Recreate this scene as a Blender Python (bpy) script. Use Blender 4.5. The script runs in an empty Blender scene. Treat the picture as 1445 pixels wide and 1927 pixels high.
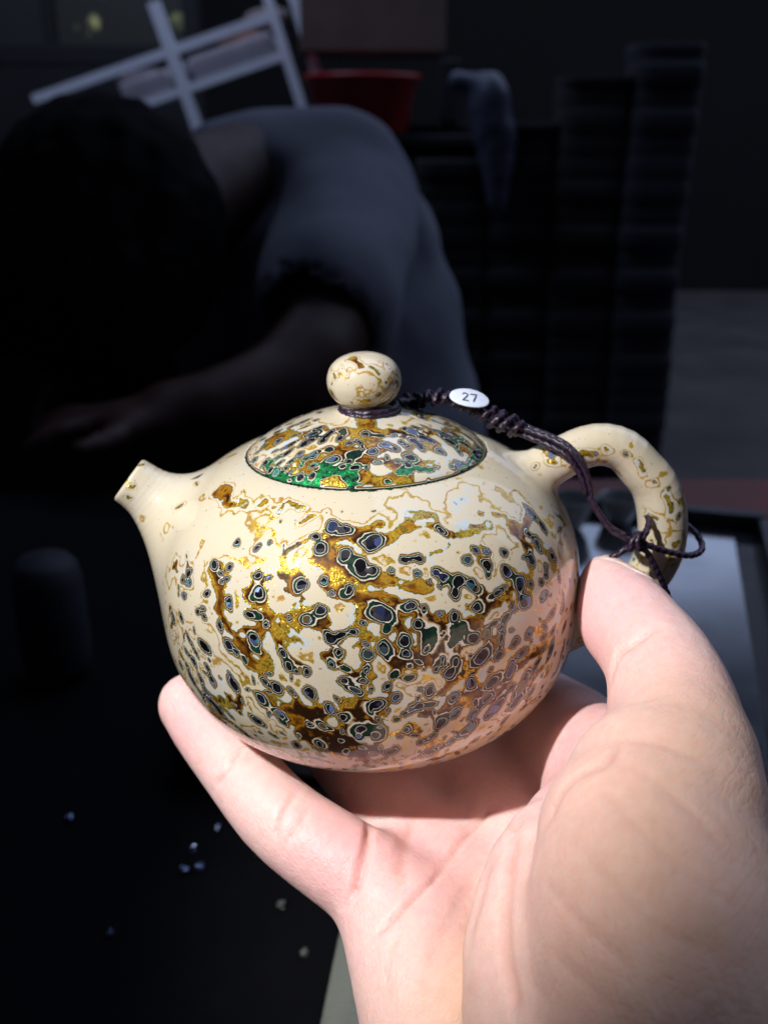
import bpy, math, random
import numpy as np

# ================================================================= camera, world, light, exposure
S = 0.001                         # everything below is laid out in millimetres round the teapot
ORG = np.array([0.0, 0.0, 150.0])  # belly of the teapot, 150 mm above the table top
sc = bpy.context.scene
sc.render.resolution_x, sc.render.resolution_y = 767, 1024
cam_data = bpy.data.cameras.new('camera')
cam = bpy.data.objects.new('camera', cam_data)
sc.collection.objects.link(cam)
sc.camera = cam
cam.location = (0.002783, -0.180905, 0.236487)
cam.rotation_euler = (math.pi / 2 - 0.3742, 0, 0)
cam_data.sensor_fit = 'VERTICAL'
cam_data.sensor_height = 36.0
cam_data.lens = 33.63
cam_data.clip_start, cam_data.clip_end = 0.005, 60
cam_data.dof.use_dof = True
cam_data.dof.focus_distance = 0.160
cam_data.dof.aperture_fstop = 18.0
cam_data.dof.aperture_blades = 7

world = bpy.data.worlds.new('World')
sc.world = world
world.use_nodes = True
wn = world.node_tree.nodes
wn['Background'].inputs[0].default_value = (0.50, 0.58, 1.0, 1)
wn['Background'].inputs[1].default_value = 0.026

LDIR = np.array([-0.49, -0.47, 0.735]); LDIR /= np.linalg.norm(LDIR)
AIM = np.array([-7.0, 1.0, 0.0])
def torch(name, energy, size, blend, radius):
    d = bpy.data.lights.new(name, 'SPOT')
    d.energy, d.spot_size, d.spot_blend, d.shadow_soft_size = energy, math.radians(size), blend, radius
    d.color = (1.0, 0.98, 0.97)
    o = bpy.data.objects.new(name, d)
    sc.collection.objects.link(o)
    p = (AIM + LDIR * 400 + ORG) * S
    o.location = p
    from mathutils import Vector
    o.rotation_euler = Vector(-LDIR).to_track_quat('-Z', 'Y').to_euler()
    return o
torch('torch_beam', 10.4, 33.0, 0.70, 0.008)

# daylight: a low strip of sky at the far right, and two added fill lamps, all above the frame
def daylight_or_fill_area(name, loc, rot, sx, sy, energy):
    d = bpy.data.lights.new(name, 'AREA')
    d.shape, d.size, d.size_y, d.energy, d.color = 'RECTANGLE', sx, sy, energy, (0.56, 0.68, 1.0)
    o = bpy.data.objects.new(name, d)
    sc.collection.objects.link(o)
    o.location = loc
    o.rotation_euler = [math.radians(v) for v in rot]
daylight_or_fill_area('daylight_opening', (1.7, 3.0, 1.15), (-80, 0, 8), 3.6, 0.36, 3.6)
daylight_or_fill_area('overhead_fill', (3.4, 2.9, 5.4), (-10, 30, 0), 8.0, 5.0, 160.0)  # added soft fill from overhead, lifts the person and the background
daylight_or_fill_area('rack_fill', (-0.75, 1.75, 1.75), (48, 0, -12), 0.8, 0.8, 12.0)  # added fill lamp that brightens the white rack
sc.view_settings.view_transform = 'Standard'
sc.view_settings.look = 'None'
sc.view_settings.gamma = 1.0
sc.view_settings.exposure = 0.0
sc.cycles.max_bounces = 6
sc.cycles.diffuse_bounces = 3
sc.cycles.glossy_bounces = 3
sc.cycles.use_adaptive_sampling = True
sc.cycles.adaptive_threshold = 0.02
sc.cycles.sample_clamp_indirect = 4.0

# ---------------------------------------------------------------- geometry helpers (millimetres)
def smin(a, b, k):
    h = np.clip(0.5 + 0.5 * (b - a) / k, 0, 1)
    return b * (1 - h) + a * h - k * h * (1 - h)

def seg(P, a, b, ra, rb):
    """distance to a cone with round ends from a (radius ra) to b (radius rb)"""
    a = np.asarray(a, np.float32); b = np.asarray(b, np.float32)
    d = b - a
    q = P - a
    t = np.clip((q @ d) / max(float(d @ d), 1e-9), 0, 1)
    q = q - t[..., None] * d
    return np.sqrt((q * q).sum(-1)) - (ra + (rb - ra) * t)

def ellipsoid(P, c, r, rot=None):
    q = P - np.asarray(c, np.float32)
    if rot is not None:
        q = q @ np.asarray(rot, np.float32)
    r = np.asarray(r, np.float32)
    k0 = np.sqrt(((q / r) ** 2).sum(-1)) + 1e-6
    k1 = np.sqrt(((q / (r * r)) ** 2).sum(-1)) + 1e-9
    return k0 * (k0 - 1) / k1

_cache = {}
def chain_pts(pts, n):
    key = (tuple(pts), n)
    if key not in _cache:
        p = np.asarray(pts, float)
        _cache[key] = (spline(p, n) if n else p).astype(np.float32)
    return _cache[key]

def chain(P, pts, n=0, d=None, k=1.0):
    """union of round cones along a smooth line; with d given, blended into d over k (skipped when out of reach)"""
    c = chain_pts(pts, n)
    m = (P.reshape(-1, 3).max(0) + P.reshape(-1, 3).min(0)) / 2
    R = float(np.linalg.norm(P.reshape(-1, 3) - m, axis=1).max())
    A, D = c[:-1, :3], c[1:, :3] - c[:-1, :3]
    t = np.clip(((m - A) * D).sum(1) / np.maximum((D * D).sum(1), 1e-9), 0, 1)
    dist = np.linalg.norm(m - A - t[:, None] * D, axis=1)
    rmax = np.maximum(c[:-1, 3], c[1:, 3]); rmin = np.minimum(c[:-1, 3], c[1:, 3])
    low = dist - R - rmax
    if d is not None and low.min() > d.max() + k:
        return d
    s = None
    for i in np.where(low <= (dist + R - rmin).min() + 1e-3)[0]:
        p, q = c[i], c[i + 1]
        e = seg(P, p[:3], q[:3], p[3], q[3])
        s = e if s is None else np.minimum(s, e)
    return s if d is None else smin(d, s, k)

def batched(fun, V, cell=None):
    """evaluate fun over spatially compact batches"""
    cell = cell or float((V.max(0) - V.min(0)).max()) / 10 + 1e-3
    key = np.floor((V - V.min(0)) / cell).astype(np.int64)
    o = np.lexsort((key[:, 2], key[:, 1], key[:, 0]))
    kk = key[o]; cut = np.r_[0, np.where((np.diff(kk, axis=0) != 0).any(1))[0] + 1, len(V)]
    out = np.empty(len(V), np.float32); Vo = V[o]
    for a, b in zip(cut[:-1], cut[1:]):
        out[o[a:b]] = fun(Vo[a:b])
    return out

def value_noise(P, seed=0):
    I = np.floor(P).astype(np.int64)
    f = (P - I).astype(np.float32)
    u = f * f * f * (f * (f * 6 - 15) + 10)
    def hsh(i, j, k):
        n = (i * 374761393 + j * 668265263 + k * 2147483647 + seed * 1274126177) & 0xffffffff
        n = ((n ^ (n >> 13)) * 1274126177) & 0xffffffff
        n = ((n ^ (n >> 16)) * 2246822519) & 0xffffffff
        return ((n ^ (n >> 15)) & 0xffff).astype(np.float32) / 65535.0
    i, j, k = I[..., 0], I[..., 1], I[..., 2]
    ux, uy, uz = u[..., 0], u[..., 1], u[..., 2]
    def lx(jj, kk):
        return hsh(i, jj, kk) * (1 - ux) + hsh(i + 1, jj, kk) * ux
    return ((lx(j, k) * (1 - uy) + lx(j + 1, k) * uy) * (1 - uz)
            + (lx(j, k + 1) * (1 - uy) + lx(j + 1, k + 1) * uy) * uz)

def fbm(P, scale, octv=3, seed=0):
    s = 0; a = 1; t = 0
    for o in range(octv):
        s = s + a * (value_noise(P / scale * (2 ** o) + 17.3 * o, seed + o) - 0.5)
        t += a; a *= 0.5
    return s / t

def surface_nets(fun, lo, hi, h, newton=2):
    """polygonise fun(P) = 0 inside the box; returns vertices, quads and normals"""
    lo = np.array(lo, np.float32); n = np.ceil((np.array(hi) - lo) / h).astype(int) + 1
    ax = [lo[i] + h * np.arange(n[i], dtype=np.float32) for i in range(3)]
    # coarse pass finds the blocks near the surface
    B = 8
    nb = -(-n // B)
    F = np.full(n, 1e3, np.float32)
    cc = [np.minimum(lo[i] + h * (np.arange(nb[i]) * B + (B - 1) / 2), 1e9).astype(np.float32) for i in range(3)]
    CG = np.stack(np.meshgrid(*cc, indexing='ij'), -1).reshape(-1, 3)
    cd = batched(fun, CG, h * B * 6)
    near = np.abs(cd) < h * B * 0.87 * 1.15 + 1.0
    inside = (cd < 0) & ~near
    idx = np.stack(np.unravel_index(np.arange(len(CG)), nb), -1)
    for b in idx[inside]:
        s = b * B; F[s[0]:s[0] + B, s[1]:s[1] + B, s[2]:s[2] + B] = -1e3
    blocks = idx[near]
    loc = np.stack(np.meshgrid(np.arange(B), np.arange(B), np.arange(B), indexing='ij'), -1).reshape(-1, 3)
    sup = blocks // 3
    o = np.lexsort((sup[:, 2], sup[:, 1], sup[:, 0])); blocks = blocks[o]; sup = sup[o]
    cut = np.r_[0, np.where((np.diff(sup, axis=0) != 0).any(1))[0] + 1, len(blocks)]
    for c0, c1 in zip(cut[:-1], cut[1:]):
        g = (blocks[c0:c1, None, :] * B + loc[None]).reshape(-1, 3)
        g = g[(g < n).all(1)]
        F[g[:, 0], g[:, 1], g[:, 2]] = fun((lo + h * g).astype(np.float32))
    S = F < 0
    m = n - 1
    cnt = np.zeros(m, np.int8)
    for dx in (0, 1):
        for dy in (0, 1):
            for dz in (0, 1):
                cnt += S[dx:dx + m[0], dy:dy + m[1], dz:dz + m[2]]
    act = np.argwhere((cnt > 0) & (cnt < 8))
    vid = np.full(m, -1, np.int64)
    vid[act[:, 0], act[:, 1], act[:, 2]] = np.arange(len(act))
    acc = np.zeros((len(act), 3), np.float64); num = np.zeros(len(act))
    for axis in range(3):
        o1, o2 = [i for i in range(3) if i != axis]
        for p in (0, 1):
            for q in (0, 1):
                off = np.zeros(3, int); off[o1] = p; off[o2] = q
                A = act + off; Bq = A.copy(); Bq[:, axis] += 1
                fa = F[A[:, 0], A[:, 1], A[:, 2]]; fb = F[Bq[:, 0], Bq[:, 1], Bq[:, 2]]
                x = (fa < 0) != (fb < 0)
                t = np.where(x, fa / np.where(x, fa - fb, 1), 0)
                pt = off.astype(float)[None].repeat(len(act), 0); pt[:, axis] += t
                acc[x] += pt[x]; num[x] += 1
    V = (lo + h * (act + acc / num[:, None])).astype(np.float32)
    Q = []
    for axis in range(3):
        o1, o2 = [(1, 2), (2, 0), (0, 1)][axis]
        sl0 = [slice(None)] * 3; sl1 = [slice(None)] * 3
        sl0[axis] = slice(0, -1); sl1[axis] = slice(1, None)
        ch = S[tuple(sl0)] != S[tuple(sl1)]
        E = np.argwhere(ch)
        E = E[(E[:, o1] > 0) & (E[:, o2] > 0) & (E[:, o1] < m[o1]) & (E[:, o2] < m[o2])]
        def cell(d1, d2):
            c = E.copy(); c[:, o1] += d1; c[:, o2] += d2
            return vid[c[:, 0], c[:, 1], c[:, 2]]
        q = np.stack([cell(-1, -1), cell(0, -1), cell(0, 0), cell(-1, 0)], 1)
        fl = ~S[E[:, 0], E[:, 1], E[:, 2]]
        q[fl] = q[fl][:, ::-1]
        Q.append(q)
    Q = np.concatenate(Q); Q = Q[(Q >= 0).all(1)]
    for _ in range(newton):
        G, d = gradient(fun, V, h * 0.15)
        d = np.clip(d, -h, h)
        V = V - G * d[:, None] / np.maximum((G * G).sum(1), 0.2)[:, None]
    if newton == 0:
        return V, Q, None
    G, d = gradient(fun, V, h * 0.15)
    return V, Q, G / np.maximum(np.linalg.norm(G, axis=1), 1e-6)[:, None]

def subdivide(V, Q):
    """split every quad in four (edge and face mid points)"""
    E = np.stack([Q, np.roll(Q, -1, 1)], -1).reshape(-1, 2); E.sort(1)
    key = E[:, 0].astype(np.int64) * len(V) + E[:, 1]
    u, inv = np.unique(key, return_inverse=True)
    ev = len(V) + inv.reshape(-1, 4); fv = len(V) + len(u) + np.arange(len(Q))
    mid = (V[u // len(V)] + V[u % len(V)]) / 2
    W = np.vstack([V, mid, V[Q].mean(1)])
    P = np.concatenate([np.stack([Q[:, i], ev[:, i], fv, ev[:, i - 1]], 1) for i in range(4)])
    return W.astype(np.float32), P

def gradient(fun, V, e=0.06):
    """gradient and value from four samples on a tetrahedron"""
    T = np.array([[1, -1, -1], [-1, -1, 1], [-1, 1, -1], [1, 1, 1]], np.float32)
    G = np.zeros_like(V); m = 0
    for t in T:
        f = batched(fun, (V + e * t).astype(np.float32))
        G += f[:, None] * t; m = m + f / 4
    return G / (4 * e), m

# ---------------------------------------------------------------- teapot shape (millimetres, origin on the axis at the belly)
RB, BL, NL, BU, NU, RR = 42.73, 31.78, 2.518, 32.13, 2.512, 24.1
ZR = 28.9
SPOUT = [(-49.0, 0, 24.7, 4.9), (-44.0, 0, 20.5, 5.5), (-39.5, 0, 15.9, 7.4), (-32.0, 0, 8.0, 11.0), (-22.0, 0, 0.0, 16.5)]
HANDLE = [(27.0, 0, 19.0, 5.4), (33.0, 0, 23.0, 4.7), (37.5, 0, 25.4, 4.35), (42.9, 0, 28.1, 4.2), (47.2, 0, 28.6, 4.2), (51.2, 0, 27.1, 4.3), (54.6, 0, 23.5, 4.5), (57.5, 0, 20.0, 4.7),
          (59.3, 0, 15.0, 4.95), (60.0, 0, 9.7, 4.95), (59.6, 0, 4.9, 4.85), (57.4, 0, -0.5, 4.6), (53.4, 0, -5.4, 4.3), (48.0, 0, -9.6, 4.2), (38.0, 0, -14.0, 4.8)]

def sd_pot(P):
    x, y, z = P[..., 0], P[..., 1], P[..., 2]
    r = np.sqrt(x * x + y * y) + 1e-4
    up = z > 0
    b = np.where(up, BU, BL); n = np.where(up, NU, NL)
    za = np.abs(z) + 1e-4
    f = ((r / RB) ** n + (za / b) ** n) ** (1 / n) + 1e-6
    gr = f ** (1 - n) * (r / RB) ** (n - 1) / RB
    gz = f ** (1 - n) * (za / b) ** (n - 1) / b
    d = (f - 1) / np.sqrt(gr * gr + gz * gz + 1e-8)
    d = np.where(f < 0.6, np.maximum(d, -12), d)
    # mouth rim and lid seat, flat foot
    d = -smin(-d, -(z - ZR - 0.35), 0.9)
    d = np.maximum(d, -np.maximum(r - RR + 0.35, (ZR - 3) - z))
    d = -smin(-d, z + 31.1, 0.6)
    # spout
    d = chain(P, SPOUT, 26, d, 7.0)
    # spout mouth: flat cut and bore
    tip = np.array([-47.9, 0, 23.8], np.float32); axd = np.array([-0.775, 0, 0.63], np.float32)
    q = P - tip; t = q @ axd
    rad = np.sqrt(np.maximum((q * q).sum(-1) - t * t, 0))
    near = x < -38
    d = np.where(near, -smin(-d, -t, 0.8), d)
    d = np.where(near, np.maximum(d, -np.maximum(rad - 3.3, np.abs(t + 5) - 6)), d)
    # handle
    d = chain(P, HANDLE, 44, d, 3.2)
    return d

LIDP = [(0.0, 37.2), (5.0, 37.2), (5.8, 36.9), (7.2, 36.45), (10.0, 35.75), (13.5, 34.6), (17.0, 33.15), (19.8, 31.7), (21.9, 30.35), (23.1, 29.35), (23.45, 28.8), (23.4, 28.2), (23.2, 26.5), (0.0, 26.4)]
KNOBP = [(5.0, 36.6), (4.75, 37.4), (4.7, 38.0), (5.0, 38.5), (5.8, 39.2), (6.55, 40.2), (7.05, 41.5), (7.2, 42.7), (7.0, 44.2), (6.3, 45.7), (5.0, 46.9), (3.2, 47.7), (1.4, 48.05), (0.0, 48.1)]

def spline(pts, n):
    """Catmull-Rom through the points, n samples evenly spaced by length"""
    p = np.asarray(pts, float)
    q = np.vstack([2 * p[0] - p[1], p, 2 * p[-1] - p[-2]])
    out = []
    for i in range(1, len(q) - 2):
        t = np.linspace(0, 1, 24, endpoint=False)[:, None]
        a, b, c, d = q[i - 1], q[i], q[i + 1], q[i + 2]
        out.append(0.5 * (2 * b + (c - a) * t + (2 * a - 5 * b + 4 * c - d) * t ** 2 + (3 * b - a - 3 * c + d) * t ** 3))
    out = np.vstack(out + [p[-1:]])
    L = np.r_[0, np.cumsum(np.linalg.norm(np.diff(out, axis=0), axis=1))]
    s = np.linspace(0, L[-1], n)
    return np.stack([np.interp(s, L, out[:, i]) for i in range(out.shape[1])], 1)

def sd_lathe(P, prof):
    """rough distance to a lathe: used for placing marks only"""
    pr = spline(prof, 200)
    r = np.hypot(P[..., 0], P[..., 1])
    z = P[..., 2]
    zz = pr[:, 1]
    o = np.argsort(zz)
    return np.maximum(np.where((z > zz.min()) & (z < zz.max()), r - np.interp(z, zz[o], pr[o, 0]), 5.0), -5)
# ---------------------------------------------------------------- hand (millimetres, same origin as the pot): chains of round cones, point + radius
PINKY = [(-39.4, -2.4, -28.6, 6.8), (-35.0, -7.2, -31.3, 7.4), (-27.8, -16.0, -34.4, 7.6), (-18.2, -27.5, -37.8, 8), (-9.4, -33.7, -40.6, 8.5), (2.0, -40.0, -45.0, 8.9), (11.5, -47.5, -51.5, 8.2)]
RING = [(-28, 28, -38.6, 7), (-14, 9, -39.2, 7.9), (-1, -11, -42, 8.5), (10, -25, -46, 9), (17, -36, -49, 10)]
MIDDLE = [(-12, 46, -38.6, 7.2), (2, 24, -39.2, 8), (14, 2, -41, 8.6), (24, -15, -44, 9.6), (29, -28, -47.5, 10.4)]
INDEX = [(4, 56, -38.6, 7.2), (20, 36, -38.6, 8), (34, 12, -35.5, 8.8), (42.5, -8, -31, 9.8), (45, -22, -30, 10.6), (44.5, -36, -33, 11.2)]
THUMB = [(46.1, -9.0, 5.6, 3.9), (46.9, -12.8, 3.6, 6.5), (48.6, -19.5, 1.2, 9.0), (50.2, -26.0, 0.4, 9.1), (51.0, -34.0, 0.2, 9.5), (50.9, -43.0, -1.4, 10.3), (49.6, -53.0, -3.4, 11.0), (46.5, -64.0, -6.0, 13.0)]
META = [[(2.5, -39, -45.5, 9.2), (25.3, -100.4, -66.7, 13.6)], [(18.9, -33.7, -50.2, 10.3), (31.6, -100.4, -66.7, 14.7)], [(31.6, -25.2, -48.6, 10.7), (40.1, -103.6, -64.5, 14.7)], [(44.5, -32, -35, 11.5), (47.3, -105.8, -54.1, 15.4)]]
THENAR = [(48.5, -56.0, -4.5, 11.5), (42.0, -67.0, -9.0, 16.0), (41.5, -86.0, -17.0, 18.8), (46.0, -112.0, -34.0, 17.5)]
HYPO = [(8.3, -46.4, -47.6, 10), (13.6, -65.5, -53.9, 12.6), (18.9, -84.5, -59.2, 14.7), (25.3, -107.9, -65.6, 15.7)]
WEB = [(49, -47, -10, 8.5), (47, -38, -17, 9.0), (45, -28, -24, 10)]
THFILL = [(35, -46, -27, 8.5), (30, -58, -27, 11), (27.5, -72, -30, 13), (29, -90, -36, 15)]
PADS = [[(30, -4, -42, 8), (42, -14, -37, 8)], [(6, -12, -45, 7.5), (20, -8, -44, 8)], [(8.3, -29.4, -47.6, 8.4), (38, -14.6, -43.3, 9.4)], [(12.6, -44.3, -50.8, 8.9), (42.2, -35.8, -45.5, 9.4)]]
ARM = [(34, -112, -56, 16), (52, -160, -78, 21), (80, -230, -110, 28), (110, -300, -140, 34)]
ARM2 = [(48, -112, -44, 17), (66, -160, -66, 22), (95, -230, -98, 28), (120, -300, -130, 34)]

def sd_hand(P):
    P = np.asarray(P, np.float32)
    d = chain(P, META[0])
    for m in META[1:]:
        d = chain(P, m, 0, d, 6.0)
    for m in PADS:
        d = chain(P, m, 0, d, 5.0)
    for f in (RING, MIDDLE, INDEX):
        d = chain(P, f, 9, d, 3.5)
    d = chain(P, PINKY, 14, d, 2.4)
    d = chain(P, HYPO, 7, d, 6.0)
    d = smin(d, smin(chain(P, ARM, 6), chain(P, ARM2, 6), 12.0), 10.0)
    d = chain(P, WEB, 5, d, 6.0)
    d = chain(P, THFILL, 8, d, 9.0)
    d = smin(d, smin(chain(P, THUMB, 18), chain(P, THENAR, 9), 3.0), 5.5)
    return d
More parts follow.
